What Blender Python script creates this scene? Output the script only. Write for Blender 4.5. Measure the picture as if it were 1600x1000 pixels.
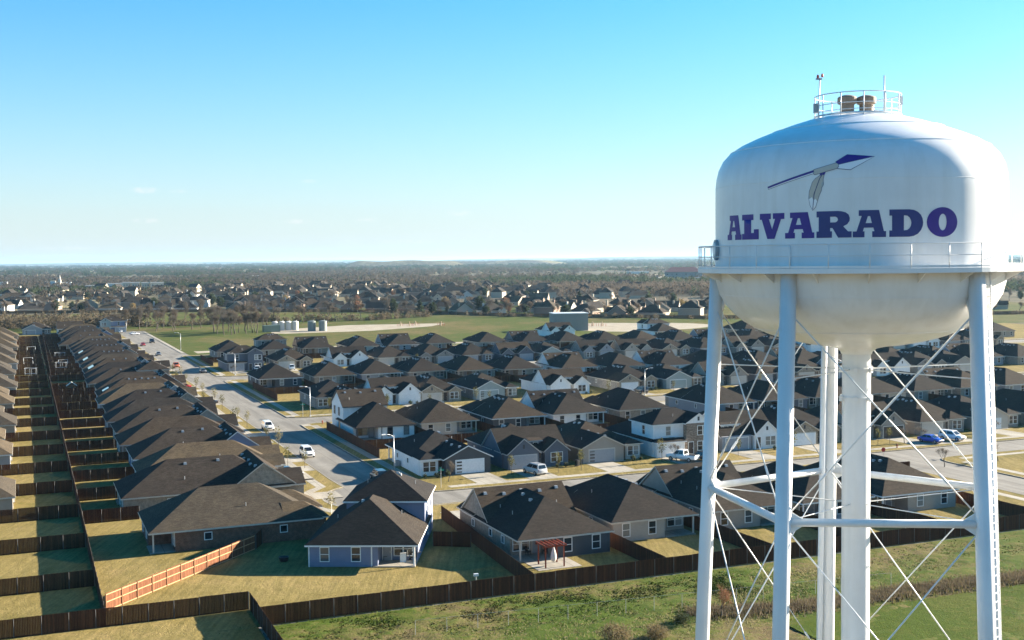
import bpy, bmesh, math, random
from mathutils import Vector, Matrix
from mathutils.geometry import tessellate_polygon

for o in list(bpy.data.objects):
    bpy.data.objects.remove(o)
S = bpy.context.scene
COL = S.collection
R = math.radians

# ------------------------------------------------------------------ camera
CAM_H = 35.0
F_PX = 1850.0
cam_d = bpy.data.cameras.new('Camera')
cam_d.sensor_width = 36.0
cam_d.lens = F_PX / 1600.0 * 36.0
cam_d.clip_start = 0.5
cam_d.clip_end = 80000.0
cam = bpy.data.objects.new('Camera', cam_d)
COL.objects.link(cam)
pitch = math.atan(95.0 / F_PX)
roll = math.atan(0.0105)
fw = Vector((0, math.cos(pitch), -math.sin(pitch)))
r0 = Vector((1, 0, 0)); u0 = r0.cross(fw)
rr = r0 * math.cos(roll) - u0 * math.sin(roll)
uu = u0 * math.cos(roll) + r0 * math.sin(roll)
cam.matrix_world = Matrix(((rr.x, uu.x, -fw.x, 0), (rr.y, uu.y, -fw.y, 0), (rr.z, uu.z, -fw.z, CAM_H), (0, 0, 0, 1)))
S.camera = cam

# ------------------------------------------------------------------ sky and sun
SUN_AZ, SUN_EL = R(65.5), R(18.0)
world = bpy.data.worlds.new('World'); S.world = world; world.use_nodes = True
wn, wl = world.node_tree.nodes, world.node_tree.links
wn.clear()
sky = wn.new('ShaderNodeTexSky'); sky.sky_type = 'NISHITA'; sky.sun_disc = False
sky.sun_elevation = SUN_EL; sky.sun_rotation = SUN_AZ
sky.altitude = 200.0; sky.air_density = 1.0; sky.dust_density = 0.6; sky.ozone_density = 5.0
hsv = wn.new('ShaderNodeHueSaturation'); hsv.inputs['Saturation'].default_value = 1.33
hsv.inputs['Hue'].default_value = 0.487
bg = wn.new('ShaderNodeBackground'); bg.inputs['Strength'].default_value = 0.05
wo = wn.new('ShaderNodeOutputWorld')
wl.new(sky.outputs[0], hsv.inputs['Color'])
# pale band of ground haze low over the horizon, the same all round
tc0 = wn.new('ShaderNodeTexCoord'); sp = wn.new('ShaderNodeSeparateXYZ'); wl.new(tc0.outputs['Generated'], sp.inputs[0])
e1 = wn.new('ShaderNodeMath'); e1.operation = 'MULTIPLY'; wl.new(sp.outputs['Z'], e1.inputs[0]); e1.inputs[1].default_value = -8.5
e2 = wn.new('ShaderNodeMath'); e2.operation = 'POWER'; e2.inputs[0].default_value = 2.718; wl.new(e1.outputs[0], e2.inputs[1])
e3 = wn.new('ShaderNodeMath'); e3.operation = 'MULTIPLY'; wl.new(e2.outputs[0], e3.inputs[0]); e3.inputs[1].default_value = 0.92; e3.use_clamp = True
hmix = wn.new('ShaderNodeMix'); hmix.data_type = 'RGBA'; wl.new(e3.outputs[0], hmix.inputs['Factor']); wl.new(hsv.outputs[0], hmix.inputs['A']); hmix.inputs['B'].default_value = (3.0, 3.4, 3.5, 1)
# a few small fair-weather clouds low over the horizon, placed by compass direction
geo = wn.new('ShaderNodeTexCoord')
nz = wn.new('ShaderNodeTexNoise'); nz.inputs['Scale'].default_value = 160.0; nz.inputs['Detail'].default_value = 5.0
wl.new(geo.outputs['Generated'], nz.inputs['Vector'])
acc = None
def cloud(az, el, raz, rel, amp):
    global acc
    c = Vector((math.sin(R(az)) * math.cos(R(el)), math.cos(R(az)) * math.cos(R(el)), math.sin(R(el))))
    t1 = Vector((math.cos(R(az)), -math.sin(R(az)), 0.0))
    sub = wn.new('ShaderNodeVectorMath'); sub.operation = 'SUBTRACT'; wl.new(geo.outputs['Generated'], sub.inputs[0]); sub.inputs[1].default_value = c
    d1 = wn.new('ShaderNodeVectorMath'); d1.operation = 'DOT_PRODUCT'; wl.new(sub.outputs[0], d1.inputs[0]); d1.inputs[1].default_value = t1 / R(raz)
    d2 = wn.new('ShaderNodeVectorMath'); d2.operation = 'DOT_PRODUCT'; wl.new(sub.outputs[0], d2.inputs[0]); d2.inputs[1].default_value = Vector((0, 0, 1.0)) / R(rel)
    p1 = wn.new('ShaderNodeMath'); p1.operation = 'MULTIPLY'; wl.new(d1.outputs['Value'], p1.inputs[0]); wl.new(d1.outputs['Value'], p1.inputs[1])
    p2 = wn.new('ShaderNodeMath'); p2.operation = 'MULTIPLY_ADD'; wl.new(d2.outputs['Value'], p2.inputs[0]); wl.new(d2.outputs['Value'], p2.inputs[1]); wl.new(p1.outputs[0], p2.inputs[2])
    ex = wn.new('ShaderNodeMath'); ex.operation = 'MULTIPLY_ADD'; wl.new(p2.outputs[0], ex.inputs[0]); ex.inputs[1].default_value = -amp * .7; ex.inputs[2].default_value = amp * .7; ex.use_clamp = True
    if acc is None: acc = ex
    else:
        m = wn.new('ShaderNodeMath'); m.operation = 'MAXIMUM'; wl.new(acc.outputs[0], m.inputs[0]); wl.new(ex.outputs[0], m.inputs[1]); acc = m
for a in ((-17.1, 3.35, 0.75, 0.17, .8), (-15.6, 3.3, 0.5, .1, .5), (-17.1, 1.95, 0.7, 0.14, .8), (-10.2, 1.9, 0.75, 0.13, .75),
          (-2.5, 2.25, 0.65, 0.16, .7), (-9.6, 3.8, .45, .1, .4), (-5.0, .9, 1.6, .12, .4), (-20.5, .7, 1.5, .1, .4), (-6.9, 1.95, .8, .1, .35)):
    cloud(*a)
cm = wn.new('ShaderNodeMath'); cm.operation = 'MULTIPLY_ADD'; wl.new(nz.outputs['Fac'], cm.inputs[0]); cm.inputs[1].default_value = 3.2; cm.inputs[2].default_value = -1.15; cm.use_clamp = True
cf = wn.new('ShaderNodeMath'); cf.operation = 'MULTIPLY'; wl.new(acc.outputs[0], cf.inputs[0]); wl.new(cm.outputs[0], cf.inputs[1])
mix = wn.new('ShaderNodeMix'); mix.data_type = 'RGBA'
wl.new(cf.outputs[0], mix.inputs['Factor']); wl.new(hmix.outputs['Result'], mix.inputs['A']); mix.inputs['B'].default_value = (4.2, 4.1, 4.1, 1)
wl.new(mix.outputs['Result'], bg.inputs['Color'])
wl.new(bg.outputs[0], wo.inputs['Surface'])

sun_d = bpy.data.lights.new('Sun', 'SUN'); sun_d.energy = 5.0; sun_d.angle = R(0.5); sun_d.color = (1.0, 0.89, 0.72)
sun = bpy.data.objects.new('Sun', sun_d); COL.objects.link(sun)
sdir = Vector((math.sin(SUN_AZ) * math.cos(SUN_EL), math.cos(SUN_AZ) * math.cos(SUN_EL), math.sin(SUN_EL)))
sun.rotation_euler = sdir.to_track_quat('Z', 'Y').to_euler()
sun.location = (200, 100, 200)

S.view_settings.view_transform = 'Standard'; S.view_settings.look = 'None'
S.view_settings.gamma = 1.0; S.view_settings.exposure = 2.35; S.view_settings.use_curve_mapping = False
S.cycles.max_bounces = 6; S.cycles.diffuse_bounces = 3; S.cycles.glossy_bounces = 3; S.cycles.volume_bounces = 0

# ------------------------------------------------------------------ helpers
GRID = R(22.5)                                   # the streets run 22.5 degrees west of the view axis
UX, UY = -math.sin(GRID), math.cos(GRID)          # u: along the long street
VX, VY = math.cos(GRID), math.sin(GRID)           # v: across it
def W(u, v, z=0.0):
    return Vector((UX * u + VX * v, UY * u + VY * v, z))

def mesh(name, verts, faces, smooth=False, mats=None):
    m = bpy.data.meshes.new(name)
    m.from_pydata([tuple(v) for v in verts], [], faces)
    m.update()
    if smooth:
        m.polygons.foreach_set('use_smooth', [True] * len(m.polygons))
    return m

def add(name, me, mat=None, parent=None, loc=(0, 0, 0), rz=0.0, **props):
    o = bpy.data.objects.new(name, me)
    COL.objects.link(o)
    if parent is not None: o.parent = parent
    o.location = loc
    if rz: o.rotation_euler = (0, 0, rz)
    if mat is not None and me is not None:
        if len(me.materials) == 0: me.materials.append(mat)
        if me.materials[0] is not mat:
            o.material_slots[0].link = 'OBJECT'; o.material_slots[0].material = mat
    for k, v in props.items(): o[k] = v
    return o

def thing(name, label, cat, loc=(0, 0, 0), rz=0.0, group=None):
    o = bpy.data.objects.new(name, None); COL.objects.link(o)
    o.location = loc; o.rotation_euler = (0, 0, rz); o.empty_display_size = 0.2
    o['label'] = label; o['category'] = cat
    if group: o['group'] = group
    return o

class MB:
    """collects simple solids into one mesh"""
    def __init__(s): s.v = []; s.f = []
    def poly(s, pts):
        n = len(s.v); s.v += [tuple(p) for p in pts]; s.f.append(tuple(range(n, n + len(pts)))); return s
    def box(s, x0, x1, y0, y1, z0, z1):
        n = len(s.v)
        s.v += [(x0, y0, z0), (x1, y0, z0), (x1, y1, z0), (x0, y1, z0), (x0, y0, z1), (x1, y0, z1), (x1, y1, z1), (x0, y1, z1)]
        s.f += [(n+3, n+2, n+1, n), (n+4, n+5, n+6, n+7), (n, n+1, n+5, n+4), (n+1, n+2, n+6, n+5), (n+2, n+3, n+7, n+6), (n+3, n, n+4, n+7)]
        return s
    def prism(s, poly, z0, z1):
        n = len(s.v); k = len(poly)
        s.v += [(p[0], p[1], z0) for p in poly] + [(p[0], p[1], z1) for p in poly]
        s.f.append(tuple(range(n + k - 1, n - 1, -1))); s.f.append(tuple(range(n + k, n + 2 * k)))
        for i in range(k):
            j = (i + 1) % k; s.f.append((n + i, n + j, n + k + j, n + k + i))
        return s
    def tube(s, a, b, r0, r1=None, n=8, caps=True):
        a = Vector(a); b = Vector(b); r1 = r0 if r1 is None else r1
        d = (b - a)
        if d.length < 1e-6: return s
        d.normalize()
        x = d.orthogonal().normalized(); y = d.cross(x)
        k = len(s.v)
        for c, r in ((a, r0), (b, r1)):
            for i in range(n):
                t = 2 * math.pi * i / n
                s.v.append(tuple(c + x * (r * math.cos(t)) + y * (r * math.sin(t))))
        for i in range(n):
            j = (i + 1) % n; s.f.append((k + i, k + j, k + n + j, k + n + i))
        if caps:
            s.f.append(tuple(range(k + n - 1, k - 1, -1))); s.f.append(tuple(range(k + n, k + 2 * n)))
        return s
    def lathe(s, prof, n=32, cx=0.0, cy=0.0):
        k = len(s.v)
        for (r, z) in prof:
            for i in range(n):
                t = 2 * math.pi * i / n; s.v.append((cx + r * math.cos(t), cy + r * math.sin(t), z))
        for a in range(len(prof) - 1):
            for i in range(n):
                j = (i + 1) % n
                s.f.append((k + a*n + i, k + a*n + j, k + (a+1)*n + j, k + (a+1)*n + i))
        return s
    def make(s, name, smooth=False): return mesh(name, s.v, s.f, smooth)
    def build(s, name, mat, parent=None, loc=(0, 0, 0), rz=0.0, smooth=False, **props):
        return add(name, s.make(name, smooth), mat, parent, loc, rz, **props)

# ------------------------------------------------------------------ materials
MATS = {}
def _bsdf(name, rough=0.8, spec=0.3, metal=0.0):
    m = bpy.data.materials.new(name); m.use_nodes = True
    nt = m.node_tree; b = nt.nodes['Principled BSDF']
    b.inputs['Roughness'].default_value = rough; b.inputs['Specular IOR Level'].default_value = spec; b.inputs['Metallic'].default_value = metal
    MATS[name] = m
    return m, nt, b
def srgb(r, g, b):
    f = lambda c: (c / 255 / 12.92) if c / 255 <= 0.04045 else ((c / 255 + 0.055) / 1.055) ** 2.4
    return (f(r), f(g), f(b), 1)
def ramp(nt, fac, stops):
    r = nt.nodes.new('ShaderNodeValToRGB'); e = r.color_ramp.elements
    while len(e) < len(stops): e.new(0.5)
    for i, (p, c) in enumerate(stops): e[i].position = p; e[i].color = c if len(c) == 4 else (*c, 1)
    nt.links.new(fac, r.inputs['Fac']); return r.outputs['Color']
def noise(nt, scale, detail=4.0, rough=0.55, vec=None, dist=0.0):
    n = nt.nodes.new('ShaderNodeTexNoise'); n.inputs['Scale'].default_value = scale; n.inputs['Detail'].default_value = detail
    n.inputs['Roughness'].default_value = rough; n.inputs['Distortion'].default_value = dist
    if vec is not None: nt.links.new(vec, n.inputs['Vector'])
    return n.outputs['Fac']
def coord(nt, kind='Object', scale=None, rot=None):
    t = nt.nodes.new('ShaderNodeTexCoord'); o = t.outputs[kind]
    if scale or rot:
        m = nt.nodes.new('ShaderNodeMapping'); nt.links.new(o, m.inputs['Vector'])
        if scale: m.inputs['Scale'].default_value = scale
        if rot: m.inputs['Rotation'].default_value = rot
        o = m.outputs['Vector']
    return o
def worldpos(nt, scale=None, rotz=0.0):
    g = nt.nodes.new('ShaderNodeNewGeometry'); o = g.outputs['Position']
    m = nt.nodes.new('ShaderNodeMapping'); nt.links.new(o, m.inputs['Vector'])
    if scale: m.inputs['Scale'].default_value = scale
    m.inputs['Rotation'].default_value = (0, 0, rotz)
    return m.outputs['Vector']
def mixc(nt, a, b, fac, mode='MIX'):
    m = nt.nodes.new('ShaderNodeMix'); m.data_type = 'RGBA'; m.blend_type = mode
    for s, x in (('A', a), ('B', b)):
        if isinstance(x, (tuple, list)): m.inputs[s].default_value = x if len(x) == 4 else (*x, 1)
        else: nt.links.new(x, m.inputs[s])
    if isinstance(fac, (int, float)): m.inputs['Factor'].default_value = fac
    else: nt.links.new(fac, m.inputs['Factor'])
    return m.outputs['Result']
def mth(nt, op, a, b=None, c=None, clamp=False):
    m = nt.nodes.new('ShaderNodeMath'); m.operation = op; m.use_clamp = clamp
    for i, x in enumerate((a, b, c)):
        if x is None: continue
        if isinstance(x, (int, float)): m.inputs[i].default_value = x
        else: nt.links.new(x, m.inputs[i])
    return m.outputs[0]
def bump(nt, b, h, strength=0.3, dist=0.05):
    n = nt.nodes.new('ShaderNodeBump'); n.inputs['Strength'].default_value = strength; n.inputs['Distance'].default_value = dist
    nt.links.new(h, n.inputs['Height']); nt.links.new(n.outputs[0], b.inputs['Normal'])
def objrand(nt):
    return nt.nodes.new('ShaderNodeObjectInfo').outputs['Random']

def paint(name, col, rough=0.6, spec=0.35, var=0.06, metal=0.0, scale=3.0, coat=0.0):
    """plain painted or moulded surface with slight mottling"""
    m, nt, b = _bsdf(name, rough, spec, metal)
    n = noise(nt, scale, 5.0, 0.6, worldpos(nt))
    k = tuple(c * (1 - var * 1.6) for c in col[:3]); l = tuple(min(1, c * (1 + var)) for c in col[:3])
    nt.links.new(ramp(nt, n, [(0.3, k), (0.7, l)]), b.inputs['Base Color'])
    if coat: b.inputs['Coat Weight'].default_value = coat; b.inputs['Coat Roughness'].default_value = 0.1
    return m
def siding(name, col, pitch=0.18, vertical=False, var=0.08):
    """lap siding or board and batten: fine horizontal or vertical relief"""
    m, nt, b = _bsdf(name, 0.65, 0.3)
    co = coord(nt, 'Object')
    sx = nt.nodes.new('ShaderNodeSeparateXYZ'); nt.links.new(co, sx.inputs[0])
    if vertical:
        h = mth(nt, 'ADD', sx.outputs['X'], sx.outputs['Y'])
    else: h = sx.outputs['Z']
    fr = mth(nt, 'FRACT', mth(nt, 'DIVIDE', h, pitch))
    n = noise(nt, 1.2, 4.0, 0.6, worldpos(nt))
    base = ramp(nt, n, [(0.3, tuple(c * (1 - var) for c in col[:3])), (0.7, tuple(min(1, c * (1 + var * .6)) for c in col[:3]))])
    edge = mth(nt, 'GREATER_THAN', fr, 0.9)
    nt.links.new(mixc(nt, base, tuple(c * 0.72 for c in col[:3]), edge), b.inputs['Base Color'])
    bump(nt, b, fr, 0.6, 0.02)
    return m
def masonry(name, c1, c2, mortar, bw=0.21, bh=0.075, stone=False):
    """brick or ledgestone veneer; single units are under two pixels here"""
    m, nt, b = _bsdf(name, 0.9, 0.2)
    c1 = tuple(x * .82 for x in c1[:3]); c2 = tuple(x * .82 for x in c2[:3]); mortar = tuple(x * .8 for x in mortar[:3])
    co = coord(nt, 'Object')
    sx = nt.nodes.new('ShaderNodeSeparateXYZ'); nt.links.new(co, sx.inputs[0])
    cx = nt.nodes.new('ShaderNodeCombineXYZ')
    nt.links.new(mth(nt, 'ADD', sx.outputs['X'], sx.outputs['Y']), cx.inputs['X']); nt.links.new(sx.outputs['Z'], cx.inputs['Y'])
    t = nt.nodes.new('ShaderNodeTexBrick'); nt.links.new(cx.outputs[0], t.inputs['Vector'])
    t.inputs['Scale'].default_value = 1.0; t.inputs['Brick Width'].default_value = bw; t.inputs['Row Height'].default_value = bh
    t.inputs['Mortar Size'].default_value = 0.008; t.inputs['Color1'].default_value = (*c1[:3], 1); t.inputs['Color2'].default_value = (*c2[:3], 1); t.inputs['Mortar'].default_value = (*mortar[:3], 1)
    n = noise(nt, 2.2 if not stone else 4.0, 4.0, 0.6, co)
    k = ramp(nt, n, [(0.25, (0.62, 0.62, 0.62)), (0.75, (1.25, 1.22, 1.18))])
    nt.links.new(mixc(nt, t.outputs['Color'], k, 1.0, 'MULTIPLY'), b.inputs['Base Color'])
    bump(nt, b, n, 0.4, 0.03)
    return m
def shingle(name, c_dark, c_light):
    m, nt, b = _bsdf(name, 0.95, 0.1)
    c_dark = tuple(x * .66 for x in c_dark); c_light = tuple(x * .70 for x in c_light)
    co = coord(nt, 'Object')
    t = nt.nodes.new('ShaderNodeTexBrick')
    sx = nt.nodes.new('ShaderNodeSeparateXYZ'); nt.links.new(co, sx.inputs[0])
    cx = nt.nodes.new('ShaderNodeCombineXYZ')
    nt.links.new(mth(nt, 'ADD', sx.outputs['X'], sx.outputs['Y']), cx.inputs['X']); nt.links.new(sx.outputs['Z'], cx.inputs['Y'])
    nt.links.new(cx.outputs[0], t.inputs['Vector'])
    t.inputs['Scale'].default_value = 1.0; t.inputs['Brick Width'].default_value = 0.45; t.inputs['Row Height'].default_value = 0.075; t.inputs['Mortar Size'].default_value = 0.006
    t.inputs['Color1'].default_value = (*c_dark, 1); t.inputs['Color2'].default_value = (*c_light, 1); t.inputs['Mortar'].default_value = (*[c * .55 for c in c_dark], 1)
    n = noise(nt, 0.35, 5.0, 0.65, worldpos(nt))
    n2 = noise(nt, 5.0, 3.0, 0.6, co)
    k = ramp(nt, n, [(0.3, (0.78, 0.78, 0.80)), (0.7, (1.18, 1.15, 1.1))])
    c = mixc(nt, t.outputs['Color'], k, 1.0, 'MULTIPLY')
    k2 = ramp(nt, n2, [(0.3, (0.8, 0.8, 0.8)), (0.7, (1.2, 1.2, 1.2))])
    c = mixc(nt, c, k2, 1.0, 'MULTIPLY')
    rnd = ramp(nt, objrand(nt), [(0.0, (0.72, 0.75, 0.82)), (0.5, (1, 1, 1)), (1.0, (1.35, 1.24, 1.08))])
    c = mixc(nt, c, rnd, 1.0, 'MULTIPLY')
    nt.links.new(c, b.inputs['Base Color'])
    bump(nt, b, mth(nt, 'ADD', t.outputs['Fac'], n2), 0.35, 0.03)
    return m

siding('wall_white', (0.78, 0.78, 0.77)); siding('wall_white_board', (0.80, 0.80, 0.79), 0.3, True)
siding('wall_gray', (0.30, 0.31, 0.33)); siding('wall_slate', (0.105, 0.12, 0.15), 0.3, True); siding('wall_charcoal', (0.075, 0.078, 0.085))
siding('wall_blue', (0.19, 0.215, 0.31)); siding('wall_green', (0.30, 0.35, 0.345), 0.3, True); siding('wall_tan', (0.38, 0.335, 0.285)); siding('wall_cream', (0.50, 0.45, 0.385))
siding('wall_beige', (0.33, 0.285, 0.24))
masonry('brick_red', (0.17, 0.07, 0.045), (0.25, 0.10, 0.06), (0.30, 0.25, 0.2))
masonry('brick_tan', (0.32, 0.26, 0.205), (0.41, 0.35, 0.285), (0.40, 0.36, 0.31))
masonry('brick_gray', (0.26, 0.24, 0.225), (0.36, 0.33, 0.30), (0.4, 0.38, 0.35))
masonry('stone_brown', (0.22, 0.155, 0.11), (0.40, 0.32, 0.26), (0.30, 0.27, 0.23), 0.36, 0.14, True)
masonry('stone_tan', (0.34, 0.27, 0.2), (0.50, 0.42, 0.32), (0.44, 0.4, 0.34), 0.36, 0.14, True)
shingle('roof_brown', (0.043, 0.036, 0.031), (0.064, 0.054, 0.047))
shingle('roof_charcoal', (0.034, 0.031, 0.030), (0.052, 0.047, 0.044))
shingle('roof_weathered', (0.082, 0.068, 0.051), (0.115, 0.096, 0.073))
paint('trim_white', (0.78, 0.77, 0.74), 0.55); paint('trim_tan', (0.58, 0.52, 0.44), 0.6); paint('trim_dark', (0.06, 0.06, 0.065), 0.5); paint('trim_gray', (0.42, 0.41, 0.40), 0.6)
paint('door_dark', (0.07, 0.05, 0.04), 0.5); paint('door_white', (0.75, 0.75, 0.74), 0.5); paint('door_gray', (0.30, 0.31, 0.33), 0.5); paint('door_green', (0.28, 0.34, 0.34), .5); paint('door_tan', (0.5, 0.45, 0.39), .5)
m, nt, b = _bsdf('glass', 0.06, 0.8); b.inputs['Base Color'].default_value = (0.025, 0.032, 0.042, 1)
nt.links.new(ramp(nt, objrand(nt), [(0.0, (0.012, 0.015, 0.02)), (0.55, (0.03, 0.036, 0.045)), (0.75, (0.16, 0.17, 0.17)), (1.0, (0.30, 0.30, 0.28))]), b.inputs['Base Color'])
m, nt, b = _bsdf('car_glass', 0.05, 0.8); b.inputs['Base Color'].default_value = (0.012, 0.014, 0.018, 1)
paint('metal_gray', (0.33, 0.34, 0.35), 0.45, 0.5, metal=0.3); paint('metal_light', (0.6, 0.61, 0.62), 0.4, 0.5, metal=0.2); paint('black_plastic', (0.02, 0.02, 0.022), 0.5)
# ------------------------------------------------------------------ ground materials
GZ = 0.10      # level of the lots above the street
def grass_mat(name, cols, s=1.0, rough=0.95, bumpd=0.13):
    """cols: tan, straw, olive, green - mixed by noise at several scales"""
    m, nt, b = _bsdf(name, rough, 0.05)
    cols = [tuple(x * {'lawn': .82, 'mown_green': .72, 'weeds': .9}.get(name, .70) for x in q) for q in cols]
    p = worldpos(nt)
    n1 = noise(nt, 0.045 * s, 5, 0.6, p, 0.6); n2 = noise(nt, 0.6 * s, 5, 0.65, p, 0.4); n3 = noise(nt, 5.0, 4, 0.7, p)
    a = mth(nt, 'MULTIPLY_ADD', n2, 0.55, mth(nt, 'MULTIPLY', n1, 0.75))
    a = mth(nt, 'MULTIPLY_ADD', n3, 0.22, mth(nt, 'SUBTRACT', a, 0.26))
    k = len(cols)
    c = ramp(nt, a, [(0.28 + 0.44 * i / (k - 1), q) for i, q in enumerate(cols)])
    k2 = ramp(nt, n3, [(0.3, (0.6, 0.6, 0.58)), (0.7, (1.28, 1.28, 1.28))])
    nt.links.new(mixc(nt, c, k2, 1.0, 'MULTIPLY'), b.inputs['Base Color'])
    bump(nt, b, mth(nt, 'ADD', n3, n2), 0.7, bumpd)
    if name == 'lawn':
        q = worldpos(nt, (2.2, .12, 1), -GRID); ms = noise(nt, 1.0, 3, .6, q)
        wp = noise(nt, .22, 4, .6, worldpos(nt, None, 1.0))
        c2 = mixc(nt, b.inputs['Base Color'].links[0].from_socket, ramp(nt, ms, [(.35, (.80, .82, .78)), (.65, (1.14, 1.12, 1.1))]), 1.0, 'MULTIPLY')
        c2 = mixc(nt, c2, (0.15, 0.115, 0.075), mth(nt, 'MULTIPLY_ADD', wp, 6.0, -4.0, clamp=True))
        nt.links.new(c2, b.inputs['Base Color'])
    return m
grass_mat('lawn', [(0.31, 0.228, 0.105), (0.29, 0.218, 0.092), (0.26, 0.203, 0.079), (0.235, 0.182, 0.068), (0.185, 0.152, 0.052), (0.10, 0.115, 0.028)], 0.8)
grass_mat('weeds', [(0.13, 0.092, 0.05), (0.15, 0.12, 0.055), (0.115, 0.115, 0.033), (0.07, 0.098, 0.018), (0.055, 0.09, 0.012), (0.13, 0.112, 0.045)], 1.6)
grass_mat('field', [(0.20, 0.15, 0.075), (0.185, 0.148, 0.065), (0.135, 0.128, 0.043), (0.085, 0.112, 0.025), (0.10, 0.125, 0.032), (0.17, 0.15, 0.06)], 0.3)
grass_mat('mown_green', [(0.13, 0.125, 0.03), (0.085, 0.112, 0.016), (0.062, 0.10, 0.010), (0.10, 0.115, 0.02), (0.075, 0.105, 0.012)], 1.5)
# open country: woods, pasture and bare fields in large patches
m, nt, b = _bsdf('country', 1.0, 0.05)
p = worldpos(nt)
vo = nt.nodes.new('ShaderNodeTexVoronoi'); vo.inputs['Scale'].default_value = 0.0016; nt.links.new(p, vo.inputs['Vector'])
sx = nt.nodes.new('ShaderNodeSeparateColor'); nt.links.new(vo.outputs['Color'], sx.inputs[0])
n1 = noise(nt, 0.004, 6, 0.65, p); n2 = noise(nt, 0.05, 5, 0.7, p)
a = mth(nt, 'ADD', mth(nt, 'MULTIPLY', sx.outputs[0], 0.35), mth(nt, 'MULTIPLY', n1, 0.75))
c = ramp(nt, a, [(0.30, (0.075, 0.068, 0.055)), (0.48, (0.10, 0.088, 0.066)), (0.60, (0.13, 0.115, 0.075)), (0.72, (0.24, 0.20, 0.12)), (0.8, (0.15, 0.15, 0.07))])
k = ramp(nt, n2, [(0.35, (0.45, 0.45, 0.48)), (0.65, (1.3, 1.28, 1.2))])
nt.links.new(mixc(nt, c, k, 1.0, 'MULTIPLY'), b.inputs['Base Color'])

def concrete_mat(name, col, joint=4.5, stain=0.35):
    m, nt, b = _bsdf(name, 0.85, 0.2)
    col = tuple(x * .76 for x in col)
    p = worldpos(nt, None, -GRID)
    sx = nt.nodes.new('ShaderNodeSeparateXYZ'); nt.links.new(p, sx.inputs[0])
    n1 = noise(nt, 0.12, 5, 0.6, p); n2 = noise(nt, 3.0, 5, 0.7, p)
    st = nt.nodes.new('ShaderNodeMapping'); nt.links.new(p, st.inputs['Vector']); st.inputs['Scale'].default_value = (0.5, 0.05, 1)
    n3 = noise(nt, 1.0, 4, 0.6, st.outputs[0])
    c = ramp(nt, n1, [(0.3, tuple(x * (1 - stain * .5) for x in col)), (0.7, tuple(x * 1.08 for x in col))])
    c = mixc(nt, c, ramp(nt, n2, [(0.3, (0.86, 0.86, 0.85)), (0.7, (1.1, 1.1, 1.1))]), 1.0, 'MULTIPLY')
    c = mixc(nt, c, ramp(nt, n3, [(0.33, (0.74, 0.735, 0.73)), (0.6, (1.06, 1.06, 1.06))]), 1.0, 'MULTIPLY')
    j = None
    for ax in ('X', 'Y'):
        fr = mth(nt, 'FRACT', mth(nt, 'DIVIDE', sx.outputs[ax], joint))
        e = mth(nt, 'LESS_THAN', fr, 0.05 / joint * 1.6)
        j = e if j is None else mth(nt, 'MAXIMUM', j, e)
    nt.links.new(mixc(nt, c, tuple(x * 0.45 for x in col), mth(nt, 'MULTIPLY', j, 0.9)), b.inputs['Base Color'])
    bump(nt, b, n2, 0.15, 0.01)
    return m
concrete_mat('road_concrete', (0.268, 0.25, 0.222)); concrete_mat('walk_concrete', (0.44, 0.40, 0.335), 1.5); concrete_mat('drive_concrete', (0.42, 0.385, 0.325), 3.0)
m, nt, b = _bsdf('gravel', 0.95, 0.1)
n = noise(nt, 0.15, 6, 0.7, worldpos(nt))
nt.links.new(ramp(nt, n, [(0.3, (0.24, 0.205, 0.155)), (0.7, (0.36, 0.32, 0.255))]), b.inputs['Base Color'])
m, nt, b = _bsdf('water', 0.08, 0.5); b.inputs['Base Color'].default_value = (0.05, 0.08, 0.10, 1)
bump(nt, b, noise(nt, 0.8, 3, 0.5, worldpos(nt)), 0.15, 0.1)

# ------------------------------------------------------------------ the setting
def rect_uv(u0, u1, v0, v1): return [W(u0, v0), W(u0, v1), W(u1, v1), W(u1, v0)]
def sheet(name, pts, z, mat):
    MB().poly([(p[0], p[1], z) for p in pts]).build(name, MATS[mat], kind='structure')
def slab(name, pts, z0, z1, mat):
    MB().prism([(p[0], p[1]) for p in pts], z0, z1).build(name, MATS[mat], kind='structure')
def ccw(p):
    a = sum(p[i][0] * p[(i+1) % len(p)][1] - p[(i+1) % len(p)][0] * p[i][1] for i in range(len(p)))
    return p if a > 0 else p[::-1]
def rounded(us, rad):
    """us: list of (u, v, r) corners; returns a polygon with those corners rounded"""
    out = []
    n = len(us)
    for i, (u, v, r) in enumerate(us):
        if r <= 0: out.append((u, v)); continue
        a = Vector(us[i-1][:2]); c = Vector((u, v)); d = Vector(us[(i+1) % n][:2])
        e0 = (a - c).normalized(); e1 = (d - c).normalized()
        p0 = c + e0 * r; p1 = c + e1 * r
        for k in range(7):
            t = k / 6; out.append(tuple((1-t)**2 * p0 + 2*t*(1-t) * c + t*t * p1))
    return out

# ground out to the horizon, with low swells far away
gv, gf = [], []
rings = [0, 60, 120, 250, 500, 900, 1500, 2500, 4000, 6000, 8500, 12000, 16000, 22000, 30000]
NA = 72
random.seed(3)
for k, rd in enumerate(rings):
    for i in range(NA):
        t = 2 * math.pi * i / NA
        x, y = rd * math.sin(t), rd * math.cos(t)
        amp = max(0.0, min(1.0, (rd - 3500) / 9000.0))
        h = amp * (10 + 9 * math.sin(t * 5.0 + rd * 0.0004) + 7 * math.sin(t * 11 + 1.3 + rd * 0.0007) + 9 * (math.sin(t * 2 - .9)))
        gv.append((x, y, h - (0.02 if rd < 3000 else 0)))
for k in range(len(rings) - 1):
    for i in range(NA):
        j = (i + 1) % NA
        gf.append((k*NA + i, (k+1)*NA + i, (k+1)*NA + j, k*NA + j))
add('ground', mesh('ground', gv, gf, True), MATS['country'], kind='structure')

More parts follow.
